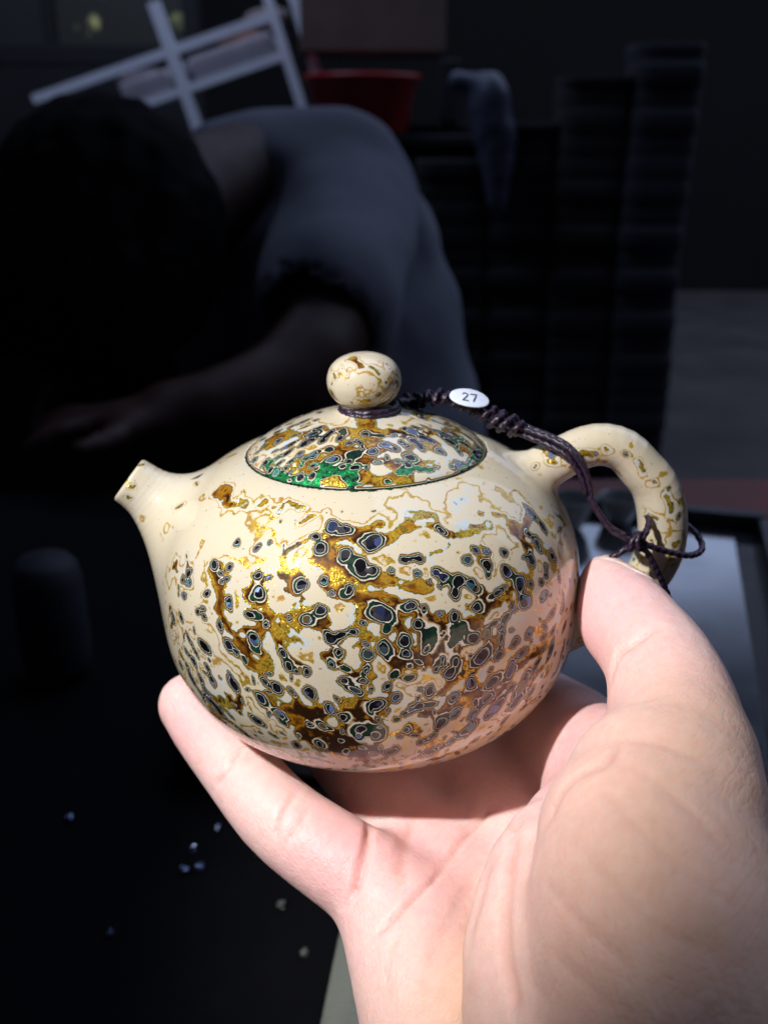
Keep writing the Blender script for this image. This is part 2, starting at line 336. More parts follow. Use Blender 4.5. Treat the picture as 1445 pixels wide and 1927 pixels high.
# ================================================================= measured marks and creases
# marks in the lacquer: centre, long and short half axes of each drop (mm on the pot), 1 = pearl core, 0 = dark green
BODY_SPOTS = [
    (-26.5, -28.4, 17.4, 0.8, -0.6, 0.1, -0.2, -0.5, -0.8, 1), (-23.5, -30.4, 18.1, 0.7, -0.4, 0.2, 0, -0.6, -0.7, 1), (-25.2, -30.2, 16.6, 0.6, -0.4, 0.2, 0, -0.4, -0.5, 1), (-24.1, -31.5, 15.9, 0.8, -0.4, 0.2, 0, -0.3, -0.5, 1),
    (-25.1, -31.1, 15.3, 0.5, -0.3, 0.1, 0, -0.2, -0.3, 1), (-32, -25.7, 12.7, 0.6, -0.6, 0.2, -0.2, -0.2, -0.8, 1), (-31.8, -25, 14.3, 0.7, -0.6, 0.3, 0, -0.6, -0.8, 1), (-33.3, -23.8, 12.9, 0.5, -0.5, 0.2, 0, -0.4, -0.6, 1),
    (-33, -25.7, 10, 0.8, -0.8, 0.4, -0, -0.3, -0.9, 1), (-34.3, -24.1, 9.5, 0.3, -0.4, 0.2, -0, -0.2, -0.7, 1), (-34.4, -23.5, 10.8, 0.3, -0.3, 0.2, -0, -0.3, -0.6, 1), (-27.8, -30.2, 12.6, 0.8, -0.6, 0.3, -0, -0.3, -0.6, 1),
    (-29.9, -29.5, 9, 0.8, -0.7, 0.3, -0, -0.2, -0.8, 1), (-28.9, -30.3, 9.9, 0.7, -0.5, 0.3, -0, -0.2, -0.7, 1), (-28.6, -30.9, 8.5, 0.5, -0.4, 0.2, -0, -0.1, -0.6, 1), (-23.6, -33.8, 12.3, 0.8, -0.5, 0.2, -0.2, -0.4, -1.5, 1),
    (-18.3, -33.9, 17.9, 1.1, -0.5, 0.2, 0, -0.6, -0.9, 1), (-16.4, -34.9, 17.8, 0.8, -0.3, 0.1, 0, -0.3, -0.4, 1), (-17.6, -35.7, 15.7, 1, -0.6, -0.1, -0.4, -0.4, -1, 1), (-18.3, -35.8, 14.8, 1.8, -0.5, 0.9, 0.3, -0.5, -0.7, 0),
    (-10.6, -37.3, 17.5, 1.3, -0.3, 0.1, -0, -0.7, -1.1, 1), (-6.9, -37.7, 18.1, 0.7, -0.1, 0, -0, -0.4, -0.6, 1), (-2.4, -38.7, 17.5, 0.8, -0, 0, -0, -0.5, -0.9, 1), (-3.1, -39, 16.8, 1, -0.1, 0, -0, -0.4, -0.7, 0),
    (-5.5, -38.9, 16.6, 0.5, -0.1, 0, -0, -0.2, -0.4, 1), (-18.6, -37, 11.6, 1.7, -0.7, 0.3, -0, -0.3, -1, 0), (-19.5, -36.6, 11.3, 0.7, -0.3, 0.2, -0, -0.2, -0.6, 1), (-16.8, -38.1, 10.5, 0.5, -0.2, 0.1, -0, -0.1, -0.6, 1),
    (-25.3, -33.7, 8.1, 0.6, -0.4, 0.2, -0.1, -0.2, -1, 1), (-12.4, -39.2, 12.5, 0.5, -0.1, 0.1, -0, -0.1, -0.4, 1), (-7.4, -39.8, 14.1, 1.2, -0.2, 0.1, -0, -0.4, -1, 1), (-9.5, -39.9, 12.6, 1.2, -0.2, 0.1, -0, -0.4, -1.2, 1),
    (-0.4, -41.2, 12, 0.6, -0, -0, -0, -0.2, -0.5, 1), (-5.7, -41.5, 9.5, 1.1, -0.3, -0.6, -0.6, -0.1, -1, 1), (-3.9, -41.6, 10.1, 1.3, -0.1, 0, -0, -0.2, -1, 1), (-2.1, -41.6, 10.6, 1.1, -0.1, -0, -0, -0.2, -0.9, 1),
    (-23.9, -35.2, 5.4, 0.9, -0.6, 0.6, 0.4, -0.4, -1.2, 1), (-22.5, -36.2, 4.3, 0.6, -0.4, 0.4, 0.3, -0.2, -0.8, 1), (-21.1, -37.1, 2.9, 0.6, -0.3, 0.5, 0.6, -0.4, -1.1, 0), (-18.9, -37.9, 7.2, 1.1, -0.5, 0.3, -0.1, -0.2, -1.3, 1),
    (-19, -38.1, 5.5, 1, -0.5, 0.2, -0.1, -0.1, -1, 0), (-14.3, -40, 6.2, 0.7, -0.2, 0.3, 0.2, -0.2, -1.1, 1), (-12.9, -40.6, 3.9, 1, -0.3, 0.2, -0.1, -0, -1.1, 1), (-11.5, -41.1, 3.4, 0.7, -0.2, 0.1, -0, -0, -0.7, 1),
    (-9.9, -41.5, 3, 1, -0.2, 0.1, -0.1, -0, -1.1, 1), (-29, -31.3, 2.9, 1, -0.9, 0.5, -0.1, 0.1, -1.4, 1), (-31.2, -29.2, 0.4, 0.5, -0.5, 0.3, -0.1, 0.1, -0.9, 1), (-32.2, -28, -2, 0.7, -0.8, 0.5, -0.2, 0.2, -1.3, 1),
    (-28.9, -31.4, -1.6, 0.6, -0.6, 0.3, -0.1, 0.1, -1, 1), (-28.2, -32, -3.7, 0.8, -0.7, 0.6, 0.2, -0.1, -1.1, 1), (-30.7, -29.4, -5.2, 0.6, -0.7, 0.5, 0.2, -0, -1.4, 1), (-23.7, -35.5, -2.6, 1.1, -0.7, 0.4, -0.1, 0.2, -1.5, 1),
    (-24.2, -35.2, -0.6, 0.5, -0.3, 0.2, -0.1, 0.1, -0.8, 1), (-17.7, -38.9, -0.2, 1.1, -0.5, 0.1, -0.2, 0.1, -0.9, 1), (-15.5, -39.8, -0.6, 1.1, -0.4, 0.2, -0.1, 0, -1.4, 1), (-12.9, -40.7, -1.1, 0.7, -0.2, 0.1, -0.1, 0, -1, 1),
    (-9.7, -41.6, -1.2, 1.1, -0.3, 0.1, -0.1, 0, -1.2, 1), (-18.5, -38.4, -3.7, 0.8, -0.4, 0.6, 0.4, -0.1, -1.1, 1), (-15.5, -39.5, -6.6, 0.9, -0.4, 0.6, 0.3, 0.1, -1.5, 1), (-15, -39.4, -8.4, 0.5, -0.3, 0.5, 0.4, 0.1, -1, 0),
    (-19.7, -37.1, -9, 0.8, -0.6, 0.7, 0.2, 0.2, -1.3, 1), (-17, -37.6, -12, 0.8, -0.4, 0.3, -0.1, 0.3, -0.7, 1), (-23.3, -32.9, -14.4, 1.2, -1.1, 0.5, -0.2, 0.6, -0.8, 1), (-27.7, -31, -10.9, 1.1, -1.1, 0.3, -0.4, 0.8, -1.1, 1),
    (-4.4, -42.2, 6.8, 0.7, -0.1, 0, -0, -0.1, -0.8, 1), (0.3, -42.4, 6.5, 1.1, 0, -0, -0, -0.1, -1.2, 1), (-6, -42.2, 4.8, 0.8, -0.1, -0.3, -0.3, -0, -0.7, 1), (-3.5, -42.5, 4.3, 1.3, -0.1, -0.2, -0.1, -0, -0.6, 0),
    (-3.9, -42.5, 2, 1, -0.1, 0, -0, -0, -1, 1), (-1.9, -42.7, -0.1, 1.2, -0, 0, -0, 0, -1.1, 1), (-2.9, -42.6, 0.8, 1, -0.1, 0, -0, -0, -1.2, 0), (-6.4, -42.2, -3.5, 0.9, -0.2, 0.4, 0.3, 0, -1.3, 1),
    (-4.5, -42.3, -5.3, 1.2, -0.1, 0.1, -0, 0.1, -0.9, 1), (0.4, -42.7, -3.6, 0.5, 0, -0, -0, 0.1, -1.3, 1), (-7.9, -41.5, -7.6, 0.9, -0.2, 0.1, -0.1, 0.2, -1.1, 1), (-6.9, -41.7, -7.8, 0.9, -0.2, 0.1, -0, 0.1, -0.6, 0),
    (-8.8, -40.3, -11.9, 0.9, -0.2, 0.1, -0.1, 0.4, -1.1, 1), (-13.1, -38.5, -13.5, 0.9, -0.2, -0.1, -0.3, 0.5, -1.1, 1), (-1.4, -42.1, -8.3, 1.6, -0, -0, -0.1, 0.3, -1.6, 0), (-1, -42.2, -7.7, 1, -0.1, 0.2, 0.1, 0.1, -0.8, 1),
    (-1.8, -41.9, -9.4, 0.6, -0, 0, -0, 0.1, -0.7, 1), (-34.1, -25.4, 5.4, 0.5, -0.6, 0.3, -0.1, -0, -1, 1), (-36.3, -22.4, 4.1, 0.4, -0.6, 0.3, -0.1, 0.1, -0.7, 1), (-32.4, -27.8, 2.2, 0.4, -0.5, 0.3, -0.1, 0.1, -0.9, 1),
    (-35.7, -23.1, -5.6, 0.5, -0.9, 0.6, 0.4, -0.4, -1.1, 1), (-33.7, -26.2, -0.9, 0.4, -0.5, 0.3, -0.1, 0.1, -0.7, 1), (-33.3, -26.3, -6.4, 0.5, -0.7, 0.4, -0.3, 0.8, -1.8, 1), (-30, -29.9, -7.1, 0.6, -0.7, 0.4, -0.1, 0.3, -0.8, 1),
    (-29.3, -30.1, -9.1, 0.8, -0.9, 0.6, -0.1, 0.4, -0.9, 1), (-30.9, -29.3, 4.8, 0.4, -0.4, 0.2, -0.1, 0, -0.9, 1), (-31.6, -27.8, -8.5, 0.3, -0.5, 0.4, 0.2, 0.1, -1, 1), (-8, -37.7, -17.6, 1, -0.4, 0.2, -0, 0.3, -0.4, 0),
    (9.1, -35.3, 20.6, 0.7, 0.1, -0.1, -0, -0.7, -0.7, 1), (6.9, -35.7, 20.8, 0.8, 0.1, -0.1, -0, -0.6, -0.6, 1), (4.4, -37.1, 19.6, 0.7, 0.1, -0, -0, -0.5, -0.6, 1), (8.5, -36.9, 18.8, 0.8, 0.1, -0.1, -0, -0.6, -0.8, 1),
    (17.2, -33.4, 19.2, 0.6, 0.2, -0.1, -0, -0.4, -0.5, 1), (20.6, -32.3, 18.2, 1.1, 0.5, -0.3, -0.1, -0.8, -1, 1), (20.8, -33.2, 16.8, 0.7, 0.3, -0.2, -0.1, -0.7, -1, 0), (24.2, -31.3, 16.1, 1.1, 0.6, -0.3, -0.1, -0.7, -1, 1),
    (12, -36.1, 18.6, 1, 0.2, -0.1, -0, -0.5, -0.7, 1), (13.2, -36.4, 17.6, 0.8, 0.5, 0.3, 0.6, -0.4, -1, 1), (12.6, -37.2, 16.6, 0.5, 0.1, -0.1, -0, -0.2, -0.4, 1), (10.6, -37.2, 17.6, 0.4, 0.1, -0.1, -0, -0.3, -0.4, 1),
    (15.7, -36, 16.6, 1.2, 0.4, -0.2, -0, -0.6, -0.9, 1), (15.3, -37, 15.1, 1.1, 0.4, -0.2, -0, -0.5, -1.1, 1), (18, -35.4, 15.8, 1.1, 0.4, -0.2, -0, -0.5, -0.9, 1), (18.7, -35.5, 14.9, 0.8, 0.3, -0.2, -0, -0.4, -0.7, 1),
    (22.5, -34, 13.4, 1.4, 0.9, -0.1, 0.2, -0.2, -0.7, 1), (23.7, -32.9, 14, 0.6, 0.3, -0.2, -0, -0.2, -0.4, 1), (29, -26.9, 16, 0.7, 0.7, -0.1, 0.5, -0.4, -1.3, 1), (32, -25.1, 13.7, 0.6, 0.6, -0.3, -0, -0.4, -0.5, 1),
    (28.9, -29.1, 12.7, 0.5, 0.4, -0.2, -0, -0.3, -0.5, 1), (26.9, -30.7, 13.3, 1, 0.8, -0.2, 0.4, -0.4, -1.6, 1), (27.6, -31.2, 10.7, 1.3, 1, -0.5, -0, -0.5, -1.5, 1), (31, -27.2, 12, 0.7, 0.6, -0.3, -0, -0.4, -0.8, 1),
    (31.4, -27.8, 9.2, 1, 1, -0.5, -0, -0.3, -1.1, 1), (7.2, -39.7, 14.4, 1.5, 0.2, -0.1, -0, -0.4, -1, 1), (9.6, -39.5, 13.8, 0.8, 0.1, -0.1, -0, -0.3, -0.7, 1), (18.6, -36.8, 12, 1.1, 0.5, -0.3, -0, -0.3, -0.8, 1),
    (25.3, -33.3, 10.2, 0.7, 0.4, -0.3, -0.2, -0.4, -0.8, 1), (2.5, -40.7, 13.5, 2.6, -0.2, -1, -0.7, -0.7, -1.7, 1), (3.3, -41.4, 11.2, 1.3, 0.1, -0.1, -0, -0.4, -1.3, 0), (14.7, -38.7, 11.6, 1.1, 0.3, -0.2, -0, -0.4, -1.4, 1),
    (15.5, -39, 9.3, 1.3, 0.4, -0.3, -0, -0.3, -1.4, 0), (8.6, -40.6, 11.2, 1.1, 0.2, -0.1, -0, -0.3, -1.1, 1), (10.5, -40.8, 8.6, 1.3, 0.2, -0.7, -0.8, -0.5, -2, 0), (10.1, -41.1, 7, 0.5, 0.1, -0.1, -0, -0.1, -0.6, 1),
    (12.4, -39.2, 12.3, 0.6, 0.2, -0.1, -0, -0.2, -0.5, 1), (-0.4, -41.3, 12, 0.6, -0, -0, -0, -0.2, -0.6, 1), (14.8, -39.6, 7.5, 1.1, 0.4, -0.5, -0.3, -0.3, -1.5, 0), (18, -38.3, 7.2, 1.3, 0.6, -0.3, -0, -0.2, -1.2, 1),
    (20.6, -37, 7.2, 0.7, 0.4, -0.2, -0, -0.1, -0.9, 1), (23.1, -35.4, 7.5, 0.6, 0.4, -0.2, 0, -0.1, -0.8, 1), (21.8, -36.1, 8.5, 1.3, 0.9, 0.2, 0.3, 0, -0.6, 0), (23.9, -34.6, 8.9, 1.2, 1, 0.4, 0.4, 0.1, -0.7, 0),
    (23.1, -35.7, 5.4, 0.5, 0.3, -0.2, 0, -0.1, -1.2, 1), (24.8, -34.5, 6.3, 0.5, 0.3, -0.2, 0, -0.1, -0.5, 1), (3, -42.2, 7.4, 1.2, 0.1, -0.1, -0, -0.3, -1.8, 1), (0.4, -42.4, 6.5, 0.9, 0, -0, -0, -0.1, -0.9, 1),
    (6.4, -41.6, 8.7, 1.1, 0.2, -0.1, -0, -0.2, -1.2, 1), (6.4, -41.9, 6.4, 1.1, 0.2, -0.1, -0, -0.1, -0.9, 1), (28.6, -31.6, 4.3, 0.8, 0.7, -0.4, 0, -0.1, -1.3, 1), (25.7, -34, 3.6, 1, 0.7, -0.4, 0, -0, -1, 1),
    (26.8, -33.3, 0.8, 1.2, 1, -0.6, 0, 0, -1.3, 1), (19.3, -38, 3.6, 1.6, 0.8, -0.5, 0, -0.1, -2, 1), (22.6, -36.3, 2.8, 1.1, 0.7, -0.4, 0, -0, -1.2, 1), (4.3, -42.5, 2.8, 1.2, 0.1, -0.1, -0, -0, -0.9, 0),
    (6.9, -42.2, 2.1, 1.4, 0.2, -0.2, -0, -0, -0.8, 0), (3.4, -42.6, 1, 0.9, 0.1, -0.1, -0, -0, -0.9, 1), (12.8, -40.6, 4.6, 0.4, 0.1, -0.1, -0, -0, -0.5, 1), (12.7, -40.7, 3.6, 0.4, 0.1, -0.1, -0, -0, -0.4, 1),
    (11.7, -41, 3.1, 0.7, 0.2, -0.1, -0, -0, -0.8, 1), (13.9, -40.4, 1.8, 1.3, 0.4, -0.3, -0, -0, -1.2, 1), (14.9, -40, 3.4, 1, 0.4, -0.2, -0, -0.1, -1.4, 1), (10.7, -41.4, -0.7, 1, 0.3, -0.2, -0, 0, -1.5, 1),
    (8.9, -41.8, -0.1, 0.5, 0.1, -0.1, -0, -0, -0.5, 1), (17.6, -38.9, -1.3, 0.8, 0.4, -0.5, -0.3, -0.1, -1.3, 1), (21.3, -37.1, 0.2, 0.6, 0.3, -0.2, 0, 0, -0.6, 1), (21.4, -36.9, -2.3, 1.3, 0.8, -0.5, 0, 0.1, -1.4, 1),
    (24.9, -34.7, -1.3, 1.1, 0.8, 0, 0.6, 0.5, -1.6, 1), (4.9, -42.4, -1.5, 1, 0.1, -0.1, -0, 0, -1.1, 1), (1.5, -42.7, -2.8, 1.5, 0, 0.9, 0.4, 0.1, -1, 1), (14.9, -40, -3.3, 1, 0.4, 0, 0.2, 0.1, -0.9, 1),
    (9, -41.7, -3.8, 1, 0.2, -0.2, -0, 0.1, -1.1, 1), (7.4, -42, -4.2, 0.6, 0.1, -0.1, -0, 0, -0.6, 1), (6.1, -42.1, -5.1, 0.8, 0.1, -0.1, -0, 0.1, -0.8, 1), (4.7, -42.2, -6.3, 0.8, 0.1, -0.1, -0, 0.1, -0.7, 0),
    (7.4, -42, -4.6, 1.5, 0.2, 0.6, 0.3, 0.1, -0.9, 0), (10.7, -41.3, -3.8, 1.6, 0.4, 0, 0.1, 0.1, -0.7, 0), (14.8, -39.7, -6.5, 1, 0.4, -0.3, 0, 0.2, -1.2, 1), (15.5, -39.6, -5.9, 0.6, 0.2, -0.2, 0, 0.1, -0.7, 1),
    (17.9, -38.2, -7.9, 1.6, 0.8, -0.1, 0.3, 0.4, -1.3, 1), (20.6, -37.2, -5.5, 1.2, 0.7, -0.5, 0, 0.2, -1.5, 1), (22.7, -35.5, -8.1, 1.1, 0.8, -0.6, 0.1, 0.5, -2, 1), (26.4, -32.6, -9.3, 1.3, 1.3, -0.9, 0.1, 0.5, -1.5, 1),
    (1.2, -42, -8.7, 1.9, 0.1, -0.1, -0.1, 0.5, -2.3, 0), (0.8, -41.9, -9.5, 0.8, 0, -0, -0, 0.2, -0.9, 1), (1.8, -42.2, -7.5, 0.7, 0, -0, -0, 0.1, -0.5, 1), (6.5, -41.6, -8.3, 0.7, 0.1, -0.1, -0, 0.1, -0.7, 1),
    (5.3, -41.5, -9.9, 0.8, 0.1, -0.1, -0, 0.2, -1, 1), (12.2, -40.3, -8.2, 1.3, 0.5, -0.3, 0, 0.3, -1.7, 1), (11.1, -40.1, -10.6, 1, 0.4, -0.3, 0, 0.4, -1.4, 1), (8.9, -40.2, -12.2, 0.9, 0.3, -0.2, 0, 0.3, -0.8, 1),
    (3.9, -40.4, -13.8, 1.7, 0.3, -0.2, -0, 0.5, -1.2, 1), (10.6, -38.4, -15.4, 1.2, 0.6, -0.4, 0, 0.5, -1, 1), (17.4, -37.6, -11.3, 1.7, 0.9, -0.1, 0.4, 0.8, -1.8, 1), (21.5, -35.8, -9.9, 0.8, 0.6, -0.4, 0, 0.3, -0.9, 1),
    (27.6, -32.3, -5.4, 1.7, 1.5, 0.1, 0.6, 0.8, -1.5, 1), (25.1, -34.4, -5.3, 0.7, 0.6, -0.4, 0, 0.1, -0.9, 1), (35, -22.7, 10.4, 0.4, 0.6, -0.3, -0, -0.5, -1.1, 1), (33.4, -26.3, 5.6, 0.8, 0.9, -0.5, 0, -0.1, -1.1, 1),
    (31.6, -28.8, 1.6, 0.6, 0.6, -0.4, 0, 0, -0.7, 1), (33.3, -26.7, -1.8, 1, 1.2, -0.2, 0.4, 0.5, -0.8, 1), (29.6, -30.7, -4.1, 0.9, 0.9, -0, 0.4, 0.4, -0.8, 1), (35.7, -23.1, 4.9, 0.4, 0.6, -0.3, 0, -0.1, -1, 1),
    (33.5, -26.5, 1.7, 0.6, 0.7, -0.4, 0, 0, -1, 1), (30.5, -29.9, -2.6, 0.5, 0.6, -0.4, 0, 0.1, -0.6, 1), (18.8, -34.9, -15.8, 0.9, 0.5, 0, 0.1, 0.4, -0.6, 1), (14.5, -38, -13.5, 0.9, 0.4, -0.1, 0.1, 0.4, -0.8, 1),
    (29.5, -30, -8.6, 0.8, 0.8, -0.1, 0.2, 0.4, -0.6, 1), (24.3, -32.8, -13.2, 0.9, 0.7, -0, 0.2, 0.4, -0.6, 1), (36.4, -22.4, 0.2, 0.3, 0.5, -0.3, 0.1, 0.1, -1.1, 1), (-22.2, -28.2, 21.3, 0.8, -0.4, 0.2, 0.1, -0.7, -0.6, 1),
    (-18.6, -30.4, 21.5, 0.6, -0.3, 0.1, 0, -0.6, -0.5, 1), (-16.1, -30.6, 22.6, 0.5, -0.2, 0.1, 0, -0.5, -0.4, 1), (-5.2, -31, 25.1, 1.5, -0.2, 0, 0, -1.3, -0.9, 1), (-3.3, -31.5, 24.9, 1.4, -0.1, 0, 0, -0.9, -0.7, 1),
    (-8.1, -32.4, 23.6, 1.2, -0.4, -0.1, -0.1, -0.7, -0.6, 1), (-7.3, -34, 22.4, 1.2, -0.2, 0.1, 0, -0.9, -0.8, 1), (1.4, -33.9, 23.2, 2, 0, -0.1, -0, -1.4, -1.3, 1), (-3.1, -35.3, 21.7, 1.2, -0.1, 0, -0, -0.9, -0.9, 1),
    (-0.7, -36.3, 20.8, 1.2, -0, -0, -0, -0.9, -1, 1), (-0.6, -37.2, 19.7, 1.4, -0, -0, -0, -0.8, -1, 1), (1.3, -37.1, 19.9, 1.1, 0, -0, -0, -0.7, -0.9, 1), (-33.7, -1.4, 24.4, 0.6, -0.5, 0.1, 0.1, -0.8, -0, 1),
    (-3.8, -28.3, 26.9, 0.3, -0, 0, 0, -0.3, -0.2, 1), (1.7, -28.6, 26.8, 0.3, 0, -0, -0, -0.3, -0.2, 1), (-9.9, -37.3, 17.8, 0.3, -0.1, 0, -0, -0.2, -0.3, 1), (-14.5, -27.9, 25.1, 0.3, -0.1, 0, 0, -0.3, -0.2, 1),
    (-32, -25.6, 12.8, 0.6, -0.6, 0.3, 0, -0.4, -0.7, 1), (30.3, -18.3, 21.7, 0.9, 0.8, -0.3, -0.1, -1.1, -0.4, 1), (29.2, -23.4, 19.5, 0.8, 0.7, -0.3, -0.1, -0.8, -0.6, 1), (30.8, -23.6, 17.4, 0.9, 0.8, -0.4, -0.2, -1.3, -1.1, 1),
    (32.2, -19.1, 19.4, 0.6, 0.8, -0.2, 0.4, -1, -1.2, 1), (13.2, -30.4, 23.9, 1, 0.2, -0.1, -0.1, -0.9, -0.6, 1), (18.9, -31.5, 20.3, 1, 0.4, -0.2, -0, -0.6, -0.6, 1), (21, -30.5, 19.9, 0.8, 0.4, -0.2, -0.1, -0.7, -0.7, 1),
    (17.1, -33.4, 19.3, 0.8, 0.3, -0.2, -0, -0.5, -0.6, 1), (20.5, -32.2, 18.4, 1, 0.5, -0.2, -0.1, -0.7, -0.8, 1), (20.7, -33.4, 16.6, 0.6, 0.3, -0.1, -0.1, -0.7, -1.1, 0), (24.1, -29.4, 18.7, 0.9, 0.5, -0.3, -0.1, -0.7, -0.7, 1),
    (24.4, -31.1, 16.1, 1.2, 0.7, -0.4, -0.1, -0.7, -0.9, 1), (7.6, -35.5, 20.8, 1, 0.1, -0.1, -0, -0.4, -0.4, 1), (8.7, -35.4, 20.7, 0.7, 0.1, -0.1, -0, -0.5, -0.6, 1), (8.5, -36.9, 18.8, 0.7, 0.1, -0.1, -0, -0.4, -0.5, 1),
    (29.2, -26.8, 15.9, 0.8, 0.6, -0.3, -0.1, -0.6, -0.8, 1), (27.9, -27.3, 17, 0.7, 0.5, -0.2, -0, -0.3, -0.4, 1), (33.7, -22.1, 14.5, 0.8, 0.9, -0.4, -0.1, -0.6, -0.7, 1), (32, -25.7, 12.7, 0.6, 0.6, -0.3, -0, -0.4, -0.6, 1),
    (36.2, -3.5, 27.8, 1, -0.2, 0.1, -0.1, -0.6, -1, 1), (44.9, -4.2, 28.2, 0.4, 0, -0, 0, 0, -0.4, 1), (50.1, -4.2, 28, 0.5, 0, -0, 0, -0, -0.5, 1), (56.5, -4.6, 22.2, 0.4, 0, -0, 0, -0, -0.4, 1),
    (59.3, -4.3, 20.4, 0.4, 0.1, -0.1, 0, -0.1, -0.5, 1), (61.5, -4.5, 14.6, 0.4, 0.2, -0.1, 0.1, -0.1, -0.8, 1),
]
